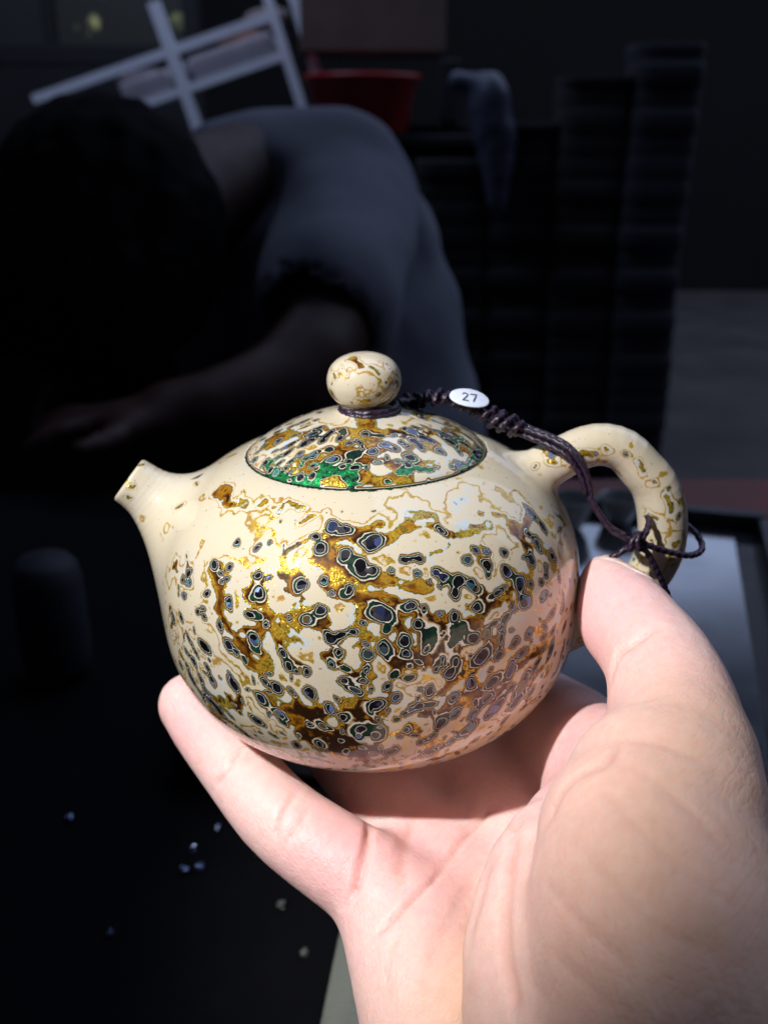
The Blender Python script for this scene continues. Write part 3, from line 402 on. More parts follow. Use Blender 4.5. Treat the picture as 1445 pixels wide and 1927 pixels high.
BODY_POOLS = [
    ([(-26.3, -28.8, 17.1), (-25, -31.8, 14.3), (-25.7, -32.7, 10.9), (-23.7, -35, 7.8), (-21.4, -36.6, 6.6), (-19.4, -38, 2.8)], 1.68, 0.47),
    ([(-21.3, -36.4, 8.2), (-17.9, -37.8, 9.8), (-15.6, -38.2, 12), (-12.9, -39, 12.6)], 0.97, 0.46),
    ([(-21.1, -34, 15.2), (-18.3, -36.1, 14.2), (-15.6, -37.9, 12.7)], 1.1, 0.44),
    ([(-17.6, -38.8, 4.7), (-17.2, -39.1, 3.1)], 1.16, 0.45),
    ([(-14.9, -39.3, 9.1), (-14, -40.1, 6.5), (-11.7, -41, 4.1)], 1.23, 0.48),
    ([(-6.3, -38.2, 17.5), (-2.5, -39.4, 16.3), (0.1, -39.7, 15.8)], 1.78, 0.46),
    ([(-8.1, -35.2, 21), (-5, -36.1, 20.7)], 1.61, 0.46),
    ([(-6.9, -41.9, 6.2), (-4, -42.2, 6.9), (-5.6, -42.2, 4.9)], 1.1, 0.49),
    ([(-2.1, -42.6, 3.6), (-1.2, -42.7, -1.1)], 1.1, 0.5),
    ([(-10.3, -41.3, -4.9), (-8.8, -40.9, -9.9), (-3.9, -41.5, -10.6), (-1.8, -42.6, -4.2)], 2.91, 0.505),
    ([(-11.6, -40, -10.8), (-6.3, -40.3, -13.2), (-2.2, -40.3, -14.3), (0.3, -41.4, -11.3)], 1.61, 0.5),
    ([(-6.9, -39.5, -14.9), (-3.9, -40, -14.6)], 1.03, 0.44),
    ([(-35.9, -19.6, 13), (-34.6, -21.8, 13.1), (-36.7, -19.4, 11.1)], 1.03, 0.475),
    ([(-37.1, -20.9, 5.1), (-36.4, -22.3, 3.5), (-37.5, -20.6, -0.7), (-35.6, -23.6, -0.4)], 0.71, 0.49),
    ([(-24.9, -34.4, -5.8), (-23.9, -34.9, -7.5), (-22.5, -36.1, -5.4)], 0.97, 0.49),
    ([(-18.5, -38.5, -3.4), (-18.2, -38.5, -4.6)], 0.9, 0.48),
    ([(-10.6, -37.4, 17.2), (-11.2, -36.3, 18.7)], 1.61, 0.46),
    ([(-9.2, -40.2, 12), (-5.6, -40.9, 12)], 1.55, 0.48),
    ([(-13.9, -36.8, 16.5), (-11.3, -37.9, 16.1), (-9.9, -38.6, 15.5), (-11.8, -38.6, 14.4)], 0.52, 0.43),
    ([(-14, -33.6, 20.7), (-13.1, -35, 19.6), (-14.2, -35.5, 18.4), (-12.6, -36.2, 18.1)], 0.45, 0.43),
    ([(-33.4, -26.5, -4), (-35.3, -24, -3.4)], 0.81, 0.47),
    ([(-32, -27.5, -8.4), (-28.6, -30.8, -9)], 0.58, 0.47),
    ([(-18.6, -35.6, 14.8), (-18.3, -34.4, 17.1)], 1.94, 0.49),
    ([(-14.6, -38.9, 10.9), (-12.9, -39.2, 11.9), (-10.9, -40.2, 10.6)], 0.78, 0.43),
    ([(-20.2, -37, 8.5), (-18.5, -37.7, 9.2)], 0.78, 0.43),
    ([(-13.1, -40.2, 7.8), (-11.7, -40.4, 9), (-9.1, -41.2, 8.2)], 0.58, 0.43),
    ([(-2.2, -42.2, 7.8), (-0.1, -42, 9), (1.1, -41.9, 9.5)], 0.84, 0.45),
    ([(-2.1, -35.8, 21.3), (2.2, -38.1, 18.5), (6.2, -38.4, 17.3), (10.2, -37.7, 16.9)], 1.69, 0.455),
    ([(-0.5, -39.6, 16), (2.7, -39.2, 16.6), (5.6, -39.5, 15.5)], 0.95, 0.43),
    ([(5.3, -39.5, 15.5), (5.2, -40.6, 12.8), (6.3, -41.1, 11)], 1.22, 0.46),
    ([(9.5, -39.8, 12.9), (12.2, -40, 9.9), (12.7, -40.5, 6.5), (14.3, -40.1, 4.4)], 1.49, 0.5),
    ([(17, -37.4, 12.7), (21.2, -35.4, 11.9), (24.2, -33.4, 12)], 1.01, 0.48),
    ([(16.9, -38.2, 10.1), (18.9, -37.4, 9.6)], 0.95, 0.48),
    ([(4.5, -42.3, 5.3), (8.6, -41.8, 4.3), (10.5, -41.3, 4.6)], 1.69, 0.485),
    ([(-1.1, -42.7, -2.4), (-0.3, -42.6, -4.4)], 1.35, 0.5),
    ([(9.8, -41.4, -5.5), (12.7, -40.6, -5.4)], 1.22, 0.49),
    ([(7, -41.5, -8.6), (9, -40.9, -9.7)], 1.22, 0.47),
    ([(-1.4, -41.4, -11.5), (0.2, -40.8, -13.3)], 1.69, 0.5),
    ([(17.2, -39.1, -3), (19, -38.2, -4.2)], 0.88, 0.47),
    ([(29, -31.4, 2.2), (30.8, -29.6, -0.8), (27.5, -32.7, -1.2), (25.2, -34.5, -0.1)], 0.88, 0.48),
    ([(19.6, -35.1, 14.8), (21.3, -35.1, 12.6), (20.1, -36.3, 11.2)], 0.81, 0.49),
    ([(25.8, -31.2, 14), (24.2, -33.1, 12.8)], 0.74, 0.48),
    ([(16, -39.3, 6.4), (14.3, -40.1, 4.4), (16, -39.6, 1.5)], 0.81, 0.49),
    ([(-0.1, -42.7, 3.8), (1.8, -42.7, 2.5)], 1.01, 0.44),
    ([(22.8, -36.1, -1.3), (24.4, -35, -3.4), (23.2, -35.7, -5.2)], 0.68, 0.46),
    ([(31, -29.2, -5.1), (28.7, -31.1, -7.3), (26.1, -33.2, -7.5)], 0.81, 0.46),
    ([(-0.5, -37.9, 18.8), (2.7, -38.3, 18)], 1.35, 0.46),
    ([(16.6, -39.2, 4.8), (14.3, -40.3, 0.1), (11.8, -41, -1.9)], 0.74, 0.48),
    ([(36.3, -22.4, -4.4), (35.1, -23.2, -8.8), (30.9, -27.5, -11.6), (26.9, -30.9, -12.8)], 0.54, 0.47),
    ([(22.6, -32.6, -15.7), (17.1, -34.4, -17.9), (12.9, -36.2, -17.9)], 0.47, 0.46),
    ([(-28, -13.6, 25.3), (-26, -14.9, 26.1), (-23.9, -19.4, 25.5)], 1.68, 0.485),
    ([(-22.5, -19.4, 26.2), (-21.2, -21.6, 25.9)], 1.04, 0.43),
    ([(-19, -22.3, 26.4), (-18, -22.3, 26.8)], 1.36, 0.465),
    ([(-35.2, -20.1, 13.9), (-36.5, -19.4, 11.7)], 1.36, 0.485),
    ([(-11.3, -30, 24.7), (-9.4, -28.7, 25.9), (-6.4, -28.2, 26.6)], 0.8, 0.43),
    ([(-13.6, -32.3, 22.2), (-13.1, -35.8, 18.4), (-12.1, -37.3, 16.7)], 0.4, 0.43),
    ([(-12.6, -32.7, 22.1), (-9.9, -32.4, 23.2)], 0.4, 0.43),
    ([(-6.3, -35.6, 21), (-5.3, -36.8, 19.8), (-1.8, -36.7, 20.3)], 1.8, 0.455),
    ([(-1.5, -32.4, 24.4), (3.2, -30.9, 25.4)], 1.36, 0.45),
    ([(-15.7, -24.6, 26.5), (-13.3, -24.5, 27.2), (-10.8, -26.5, 26.8)], 0.48, 0.43),
    ([(-5.7, -33.2, 23.4), (-3.7, -32.2, 24.4)], 1.2, 0.43),
    ([(-27.4, -28.5, 16.1), (-26.6, -30, 15)], 0.96, 0.43),
    ([(-32.1, -23.9, 15.2), (-32.7, -21.8, 16.6)], 0.4, 0.42),
    ([(-14.9, -26.3, 25.9), (-14, -24.8, 26.9)], 0.4, 0.42),
    ([(26.1, -24.2, 21.6), (26.7, -25.5, 20.1), (28.7, -25.3, 18.2)], 1.66, 0.485),
    ([(29.3, -21, 21.1), (28, -24.6, 19.6)], 1.29, 0.47),
    ([(22.9, -24, 23.8), (25, -22.8, 23.2)], 0.55, 0.46),
    ([(19.3, -25.8, 24.5), (20.5, -25.3, 24.3)], 0.6, 0.46),
    ([(11.2, -34.1, 21.3), (14.2, -32.8, 21.4)], 1.01, 0.45),
    ([(8.4, -28.8, 26), (12.2, -28.1, 25.6)], 0.92, 0.43),
    ([(8, -31, 24.7), (11, -30.5, 24.4), (14.3, -30.6, 23.3)], 0.92, 0.46),
    ([(4.6, -32.9, 23.7), (7.2, -30.6, 25.1)], 1.29, 0.44),
    ([(19.1, -28.2, 23.1), (21.5, -26.4, 23.1)], 1.38, 0.415),
    ([(15.4, -30.9, 22.6), (18.2, -29.3, 22.7)], 0.55, 0.42),
    ([(34.1, -18.9, 17.1), (38.1, -10.5, 16.2), (36, -12, 18.7)], 1.38, 0.4),
    ([(34.7, -2.2, 28.3), (35.3, -3.9, 26.6), (39.6, -4.2, 25.7)], 0.55, 0.47),
    ([(41.2, -4.2, 28.1), (43.8, -4.2, 28)], 0.65, 0.45),
    ([(52.9, -4.3, 26.3), (54.7, -4.5, 23.6)], 0.46, 0.42),
    ([(59.1, -4.7, 18.9), (60, -4.8, 16.6)], 0.74, 0.43),
    ([(56, -3.7, 14.9), (57.2, -4.4, 14.2)], 0.46, 0.42),
    ([(54.8, -2.9, 16.5), (55.5, -3.6, 16.3)], 0.42, 0.42),
    ([(56.9, -3.8, 9.2), (57.7, -4.4, 7.4)], 0.65, 0.44),
    ([(49.2, -2.1, 23.8), (51, -2.5, 22)], 0.46, 0.44),
    ([(60.7, -4.9, 7.6), (62, -4.5, 9.3)], 0.74, 0.47),
    ([(46.3, -4.1, 29.5), (46.7, -4.2, 29.1)], 0.37, 0.42),
    ([(32.8, -4.2, 25.8), (32.9, -4.1, 25.9)], 0.37, 0.42),
    ([(33.5, -5.2, 24.4), (36.2, -4.5, 23.6)], 0.46, 0.42),
    ([(-44.8, -1.8, 27.1), (-44, -0.9, 27)], 0.44, 0.43),
    ([(-46.5, -5, 23.8), (-45.4, -4.9, 23.9)], 0.4, 0.43),
    ([(-46.7, -5.1, 21.8), (-46.3, -5.2, 21.6)], 0.28, 0.43),
    ([(-33.4, -4.2, 24.1), (-32.8, -5.8, 24.1)], 0.32, 0.43),
    ([(-37.3, -8.6, 20.3), (-35.4, -9, 21.4)], 0.24, 0.43),
    ([(-41.9, 0, 25.7), (-41.4, 0.2, 25.4)], 0.32, 0.44),
    ([(-40.1, -9.6, 16.2), (-39.8, -10.9, 14.7)], 0.24, 0.43),
    ([(-46.8, -4.4, 24.9), (-46.7, -4.3, 25)], 0.32, 0.45),
]
LID_SPOTS = [
    (-6.1, -9.2, 35.4, 0.6, -0.2, 0, 0, -0.9, -0.2, 1), (-4.3, -11.9, 34.9, 1, -0.2, 0, 0, -1.2, -0.4, 1), (-2.7, -13.9, 34.4, 1.3, -0.2, 0, 0, -0.8, -0.3, 1), (1.7, -16.2, 33.4, 1.2, 0, -0, -0, -0.8, -0.4, 1),
    (4, -14.4, 34.1, 1.2, 0.2, -0.1, -0, -1.1, -0.4, 1), (5.6, -14.9, 33.6, 0.9, 0.2, -0.1, -0, -1, -0.4, 1), (-5.6, -17.5, 32.5, 1.7, 0, 0.3, 0.2, -1.2, -0.6, 1), (-2.5, -18, 32.6, 0.9, -0.1, 0, 0, -0.7, -0.4, 1),
    (-3.7, -19.1, 31.9, 0.9, -0.1, 0, 0, -0.7, -0.4, 1), (-1.6, -19.7, 31.7, 1, -0.1, -0, 0, -0.8, -0.4, 1), (0.4, -19.7, 31.8, 0.5, -0, -0, -0, -0.5, -0.3, 1), (8.3, -16.4, 32.5, 1.3, 0.4, -0.1, -0, -1, -0.5, 1),
    (7.9, -18.2, 31.7, 1.1, 0.3, -0.1, -0, -0.7, -0.4, 1), (14.1, -12.9, 32.1, 1.1, 0.2, -0.4, -0.2, -0.8, -0.2, 1), (-9, -15.4, 32.7, 1, -0.4, 0.1, 0.1, -1.2, -0.5, 1), (-10.5, -10.8, 34, 1.1, -0.6, 0.1, 0.1, -1.1, -0.3, 1),
    (-9.8, -8.6, 34.8, 1.2, -0.6, 0.2, 0.1, -0.9, -0.2, 1), (-8, -11.9, 34.3, 1.1, -0.4, 0.1, 0, -1, -0.3, 1), (-11.3, -11.8, 33.5, 0.9, -0.4, 0.1, 0.1, -0.9, -0.3, 1), (-9.1, -19.8, 30.4, 0.8, -0.2, 0.1, 0, -0.9, -0.6, 1),
    (-11.4, -19.2, 30, 0.7, -0.3, 0.1, 0, -0.7, -0.5, 1), (9, -8.8, 34.9, 1.4, 0.6, -0.2, -0, -1, -0.2, 1), (10.8, -10.1, 34.1, 1.1, 0.5, -0.2, -0, -1.1, -0.3, 1), (10.2, -13.1, 33.3, 1.1, 0.4, -0.2, -0, -1.2, -0.4, 1),
    (12.2, -10.4, 33.6, 1, 0.5, -0.2, -0, -1, -0.3, 1), (8.9, -11.8, 34.1, 1, 0.3, -0.1, -0, -0.9, -0.3, 1), (16.1, -8.3, 32.6, 1.2, 0.9, -0.3, -0.1, -1.1, -0.2, 1), (19.3, -6.8, 31.3, 1.3, 1.5, -0.5, -0.1, -1.1, -0.2, 1),
    (21, -8.5, 29.8, 0.8, 1, -0.4, -0.1, -1.1, -0.3, 1), (6.7, -12.9, 34.2, 0.7, 0.2, -0.1, -0, -0.6, -0.2, 1), (7.7, -13.8, 33.7, 0.8, 0.2, -0.1, -0, -0.7, -0.3, 1), (15.2, -6.3, 33.4, 1.2, 1, -0.3, -0, -0.8, -0.1, 1),
    (17, -4.6, 32.9, 0.9, 1, -0.3, -0, -0.7, -0.1, 1), (13.5, -6, 34.1, 1, 0.7, -0.2, -0, -0.6, -0.1, 1), (-10.5, -15.7, 32.2, 1.1, -0.5, 0.1, 0, -0.8, -0.4, 1), (-11.7, -14.1, 32.5, 0.8, -0.4, 0.1, 0.1, -1, -0.4, 1),
    (-7.2, -10.6, 34.9, 0.8, -0.3, 0.1, 0, -0.8, -0.2, 1), (-9.3, -17.6, 31.6, 1, -0.3, 0.1, 0, -0.6, -0.3, 1), (-11.5, -17, 31.2, 0.7, -0.3, 0.1, 0, -0.5, -0.3, 1), (-13.3, -15.2, 31.5, 0.9, -0.4, 0.1, 0, -0.7, -0.3, 1),
    (-14.3, -16.3, 30.5, 0.7, -0.4, 0.1, 0, -0.7, -0.3, 1), (-14, -11.9, 32.5, 0.9, -0.6, 0.2, 0.1, -0.9, -0.3, 1), (-15.6, -14.2, 30.9, 0.7, -0.5, 0.1, 0.1, -0.8, -0.3, 1), (-16, -15.9, 29.8, 0.6, -0.4, 0.1, 0, -0.6, -0.4, 1),
    (-13.4, -17.4, 30.3, 0.6, -0.3, 0.1, 0, -0.6, -0.3, 1), (-17.2, -14.4, 29.9, 0.6, -0.4, 0.1, 0.1, -0.8, -0.4, 1), (-13.1, -9.8, 33.5, 0.9, -0.6, 0.2, 0, -0.7, -0.2, 1), (-14.5, -9.8, 32.9, 0.7, -0.5, 0.1, 0, -0.6, -0.2, 1),
    (-16, -11.9, 31.6, 0.7, -0.5, 0.2, 0.1, -0.7, -0.2, 1), (-13, -7.1, 34.1, 0.8, -0.6, 0.2, 0, -0.5, -0.1, 1), (-1.6, -16.5, 33.3, 1.6, -0.1, 0, 0, -1.1, -0.5, 0), (-0.3, -15.5, 33.8, 0.7, -0, -0, 0, -0.5, -0.2, 1),
    (6.3, -18.2, 32, 0.8, 0.1, -0.1, -0, -0.5, -0.3, 1), (2.3, -18.6, 32.3, 0.9, 0.1, -0, -0, -0.6, -0.3, 1), (17.6, -10.6, 31.2, 0.7, 0.1, -0.3, -0.2, -0.8, -0.2, 1), (14.3, -1.1, 34.3, 0.7, 0.8, -0.2, -0, -0.4, -0, 1),
    (11.3, -5.3, 35, 0.8, 0.5, -0.2, -0, -0.5, -0.1, 1), (-8.5, -7.1, 35.4, 0.9, -0.4, 0.1, 0, -0.5, -0.1, 1), (-11.2, -4.7, 35.1, 0.8, -0.6, 0.2, 0, -0.5, -0.1, 1), (20, -2.3, 31.5, 1.1, 0.3, -0.6, -0.1, -0.7, 0, 1),
    (21.5, -4.3, 30.3, 0.6, 0.2, -0.4, -0.3, -1, 0, 1), (13.4, 4.7, 34.3, 0.3, 0.9, 0, -0.5, 0.2, 0, 0), (16.2, -2.7, 33.4, -1.3, 0.4, 0, -0.2, -0.6, 0, 1), (18.1, 7.3, 31.9, -0.1, 0.8, 0, -0.8, -0.1, 0, 0),
    (21.5, 2.5, 30.5, -0.4, 0.5, 0, -0.6, -0.4, 0, 1), (-5.8, 11.5, 34.8, -0.7, 0.5, 0, -0.3, -0.5, 0, 1), (-17.4, -0.7, 32.9, 0.5, 0.4, 0, -0.6, 0.6, 0, 0), (-14.4, 15.8, 30.7, -0.9, 0.1, 0, -0.1, -0.9, 0, 1),
    (-0.7, -13.5, 34.6, -0.6, 1, 0, -0.6, -0.4, 0, 1), (14.9, 11.9, 32.1, -0.7, 1, 0, -0.5, -0.4, 0, 1), (-9.8, 8.1, 34.9, -0.8, 0.6, 0, -0.5, -0.6, 0, 1), (22.4, -1.2, 30, -0.9, 1, 0, -0.4, -0.4, 0, 1),
    (-17.4, 12.5, 30.7, -0.2, 1, 0, -0.9, -0.1, 0, 1), (16, 0.1, 33.6, 0.3, 1.1, 0, -0.8, 0.2, 0, 1), (5.6, -11.3, 34.9, 0.8, 0.5, 0, -0.3, 0.5, 0, 1), (13.6, 16.3, 30.8, -0.1, 0.8, 0, -0.7, -0.1, 0, 1),
    (7.2, -8.3, 35.5, 0.6, 0.8, 0, -0.4, 0.3, 0, 0), (17.1, -14.2, 30.1, 0.1, 1, 0, -0.8, 0, 0, 1), (-20.2, -0.2, 31.5, -0.7, 1, 0, -0.4, -0.3, 0, 0), (2.7, 11.5, 35.2, 0.5, 0.4, 0, -0.3, 0.5, 0, 1),
    (-12.8, 17.7, 30.4, 0.4, 0.9, 0, -0.7, 0.3, 0, 1), (-10.8, 16.7, 31.7, -0.7, 0.4, 0, -0.4, -0.7, 0, 1), (-19.6, -4.4, 31.5, 0.6, 0.9, 0, -0.4, 0.3, 0, 0), (-17.5, 2.5, 32.8, -0.5, 0.3, 0, -0.4, -0.6, 0, 1),
    (0.2, 18.8, 32.3, -0.2, 1.2, 0, -0.6, -0.1, 0, 1), (-13.5, 5, 34.3, 0.4, 0.5, 0, -0.4, 0.3, 0, 1), (11.1, 18.5, 30.6, -0.5, 0.7, 0, -0.4, -0.3, 0, 1), (-17.2, 5.2, 32.7, 0.7, 0.8, 0, -0.7, 0.6, 0, 1),
    (6.9, 13.8, 33.8, 0.7, 0, 0, -0, 0.6, 0, 1), (1.1, 21.9, 30.4, -0.5, 1.3, 0, -0.5, -0.2, 0, 1), (0.7, -10.9, 35.5, -0.9, 0.5, 0, -0.3, -0.6, 0, 1), (-11.4, 11.6, 33.5, 0.3, 0.6, 0, -0.6, 0.3, 0, 1),
    (-9.7, -2.6, 35.7, 0.1, 0.6, 0, -0.6, 0.1, 0, 1), (17, 14.7, 29.9, 0.4, 1.3, 0, -0.5, 0.1, 0, 0), (0.1, 17.1, 33.1, -1.4, 0.5, 0, -0.2, -0.5, 0, 1), (-6.5, -14.4, 33.7, -0.7, 0.6, 0, -0.4, -0.5, 0, 0),
    (-16.3, -6.1, 33, -0.4, 1, 0, -0.8, -0.3, 0, 1), (22.1, -6.4, 29.5, -0.4, 0.7, 0, -0.6, -0.4, 0, 1), (15.2, 3.4, 33.8, 0.7, 0.2, 0, -0.1, 0.6, 0, 1), (8.1, 3.1, 36.1, 1.4, 0.3, 0, -0.2, 0.8, 0, 0),
    (3.3, 22.1, 30, 0.8, 0.8, 0, -0.4, 0.4, 0, 1), (-3.6, 17.9, 32.5, -1, 1.1, 0, -0.5, -0.5, 0, 0), (-14.5, -1.4, 34.2, 1.1, 0.2, 0, -0.1, 0.6, 0, 1), (-18.7, -11.5, 30.3, 0.9, 0.9, 0, -0.6, 0.6, 0, 1),
    (-3.7, -9.9, 35.6, -0.1, 1.1, 0, -0.8, -0.1, 0, 0), (-0.5, 14.5, 34.2, 0.9, 0.2, 0, -0.2, 0.7, 0, 0), (3.1, -11.5, 35.1, -1.4, 0.2, 0, -0.1, -0.7, 0, 0), (-21.5, 4.2, 30.3, 1, 1, 0, -0.6, 0.6, 0, 0),
    (3.4, 8.4, 36, 0.3, 1.1, 0, -0.8, 0.2, 0, 1), (-16.7, -9.5, 32, -0.8, 0.1, 0, -0.1, -0.5, 0, 1), (18.6, 11.9, 30.2, 0.6, 0.9, 0, -0.5, 0.4, 0, 1), (-12.1, -1.4, 35.1, 1.3, 0.7, 0, -0.4, 0.8, 0, 1),
    (13.2, 10.4, 33.3, 1.2, 0.1, 0, -0.1, 0.6, 0, 1), (-6.5, 21, 30.3, 0.8, 0, 0, -0, 0.7, 0, 1), (-8.5, 13.1, 33.8, 0.8, 0.7, 0, -0.6, 0.7, 0, 1), (17.2, 4.6, 32.8, -0.1, 1.2, 0, -0.5, -0.1, 0, 1),
    (20.7, 8.5, 30, 0.7, 0.1, 0, -0.1, 0.8, 0, 1), (15.2, 13.8, 31.3, 0.1, 1.4, 0, -0.6, 0, 0, 1), (-5.5, 8.8, 35.7, 0.9, 0.4, 0, -0.3, 0.6, 0, 1), (4.7, 13.8, 34.2, 0.4, 1, 0, -0.7, 0.3, 0, 1),
    (19.4, 2.8, 31.8, -1, 0.2, 0, -0.2, -0.7, 0, 1), (-15.2, 1.4, 33.9, 0.3, 0.6, 0, -0.8, 0.4, 0, 1), (-17.9, 9.2, 31.5, 0, 1.2, 0, -0.5, 0, 0, 1), (-15.1, 7.3, 33.2, 0.6, 0, 0, -0, 0.7, 0, 1),
    (11.2, 10, 34, 0.5, 1.1, 0, -0.8, 0.3, 0, 1), (-21.3, -8.1, 29.6, -0.3, 0.8, 0, -0.8, -0.3, 0, 1), (-20.3, -6.2, 30.8, -1.3, 0.3, 0, -0.1, -0.5, 0, 1), (-0.7, 21, 30.9, 0.3, 0.6, 0, -0.5, 0.3, 0, 0),
    (5.4, 18.6, 31.9, -0.8, 0.6, 0, -0.4, -0.6, 0, 0), (-19.4, 5.3, 31.5, -0.2, 1.3, 0, -0.6, -0.1, 0, 0), (-9.2, 2.2, 35.9, -0.5, 0.9, 0, -0.5, -0.3, 0, 1), (9.4, 4.5, 35.6, 0.4, 0.7, 0, -0.6, 0.3, 0, 1),
    (19.4, 5.7, 31.5, 0.4, 0.6, 0, -0.6, 0.4, 0, 1), (3.6, 17.8, 32.6, 0.4, 1.3, 0, -0.7, 0.2, 0, 1), (7.5, 11.2, 34.6, 0.4, 1.2, 0, -0.8, 0.2, 0, 0), (-7.7, 9.3, 35.1, -0.9, 0.5, 0, -0.3, -0.6, 0, 1),
    (11.4, 12.2, 33.3, 0.4, 0.5, 0, -0.4, 0.4, 0, 0), (10.9, 3.1, 35.3, 1.3, 0.1, 0, -0.1, 0.9, 0, 0), (-3.1, 22.1, 30.1, 0.9, 1, 0, -0.5, 0.5, 0, 1), (11, -1.5, 35.4, -0.7, 0.9, 0, -0.6, -0.4, 0, 1),
    (-21.3, 6.5, 30.1, 0.8, 1.2, 0, -0.5, 0.4, 0, 1), (11, 0.6, 35.5, -0.8, 0.6, 0, -0.5, -0.6, 0, 1), (4.2, -22.2, 29.8, -0.9, 0.2, 0, -0.1, -0.6, 0, 0), (15.7, 5.8, 33.3, 0.8, 0.6, 0, -0.4, 0.5, 0, 1),
    (-11.2, 19.6, 29.8, -0.3, 0.6, 0, -0.8, -0.4, 0, 0), (-11.6, 6.3, 34.7, 0.5, 1.1, 0, -0.6, 0.3, 0, 1), (-7.1, 17.4, 32.3, 0.6, 1.4, 0, -0.7, 0.3, 0, 1), (9.8, -7, 35.1, -1, 0.1, 0, -0, -0.5, 0, 1),
    (4.1, -17.4, 32.7, 0.5, 0.4, 0, -0.6, 0.6, 0, 0), (7.7, 17.6, 32.1, 1.1, 0.3, 0, -0.1, 0.5, 0, 0), (-14.7, 10.1, 32.8, -1.1, 0.3, 0, -0.2, -0.7, 0, 0),
]
LID_POOLS = [
    ([(-11.9, -19.7, 29.4), (-6.6, -19.9, 31), (-1.3, -21.6, 30.5)], 0.8, 0.7),
    ([(-10.8, -20.4, 29.3), (-7.9, -22, 29)], 0.92, 0.7),
    ([(-17.9, -13.2, 30.1), (-16.3, -15.7, 29.8), (-14.2, -18.1, 29.4)], 0.92, 0.7),
    ([(6.5, -20.3, 30.8), (11.8, -18.2, 30.5), (18.9, -12.8, 29.6), (22.4, -4.2, 29.7)], 0.52, 0.7),
    ([(11.2, -20.6, 28.8), (11.3, -20.5, 28.9)], 0.49, 0.7),
    ([(-1.8, -22.8, 29.6), (-0.5, -22.8, 29.6)], 0.55, 0.68),
    ([(2.3, -22.3, 30), (8.6, -20.7, 29.9)], 1.48, 0.438),
    ([(-0.8, -18.3, 32.5), (2.9, -17.9, 32.6), (6.5, -19.7, 31.1)], 0.92, 0.47),
    ([(-4.8, -8.7, 35.8), (-2.8, -10.1, 35.6)], 0.92, 0.46),
    ([(1.3, -10.4, 35.6), (3.2, -10.3, 35.5)], 0.8, 0.46),
    ([(4.5, -11.5, 35), (6.2, -9.8, 35.3)], 0.62, 0.46),
    ([(-4.6, -15, 33.7), (-3.5, -15.9, 33.5)], 0.74, 0.47),
    ([(9.7, -17.7, 31.5), (13.3, -15.6, 31.3)], 0.62, 0.46),
    ([(-0.6, -13.5, 34.6), (0.5, -16.6, 33.3)], 0.62, 0.45),
    ([(-12.7, -6.7, 34.3), (-8.1, -9.5, 35)], 1.05, 0.5),
    ([(6.7, -10.6, 34.9), (12.3, -8.3, 34.1)], 1.23, 0.5),
]
KNOB_SPOTS = [
    (4.4, -5.5, 43.6, 0.3, 0.2, -0.1, -0, -0.1, -0.3, 1), (-2.6, -6.2, 40.3, 0.4, -0.2, 0, -0, 0.3, -0.5, 1), (3.2, -6.4, 41.5, 0.4, 0.2, -0.1, -0, 0.1, -0.5, 1), (-5.9, -4, 43.1, 0.4, -0.6, 0.1, -0, -0.1, -0.7, 1),
    (-5.6, -4, 40.7, 0.4, -0.6, 0.1, -0, 0.3, -0.4, 1), (4.3, -3, 46.3, 0.3, 0.3, -0.1, -0, -0.5, -0.2, 1),
]
KNOB_POOLS = [
    ([(-1.8, -2.7, 47.5), (-0.6, -4.9, 46.5)], 0.55, 0.48),
    ([(-4, -3, 46.5), (-2.9, -5.6, 45.1)], 0.28, 0.43),
    ([(-0.2, -7.2, 42.6), (0.9, -7.1, 42.4)], 0.55, 0.43),
    ([(2.7, -6.7, 42.7), (3.1, -6.4, 41.5)], 0.49, 0.435),
    ([(-0.5, -6.8, 40.4), (0.8, -6.8, 40.5)], 0.49, 0.43),
    ([(-6.2, -3.2, 40.9), (-5.1, -4.2, 40)], 0.62, 0.46),
    ([(4.2, -5.6, 43.7), (4.4, -5.5, 43.5)], 0.37, 0.43),
    ([(1.5, -5, 46.2), (2.6, -5.8, 45)], 0.25, 0.42),
    ([(-2.3, -5.2, 45.8), (-1.2, -5.7, 45.8)], 0.28, 0.43),
    ([(-5.8, -1.8, 45.4), (-5.2, -4.4, 44.3)], 0.25, 0.42),
    ([(3.2, -3.1, 46.9), (4.8, -3.5, 45.5)], 0.25, 0.42),
    ([(5.6, -4.2, 40.9), (4.1, -4.6, 39.3), (1.9, -4.8, 38.3)], 0.43, 0.44),
    ([(-0.9, -4.8, 38), (-0.8, -4.7, 38.1)], 0.37, 0.43),
    ([(5.9, -3.9, 43.4), (6.4, -3.2, 41.7)], 0.31, 0.45),
]
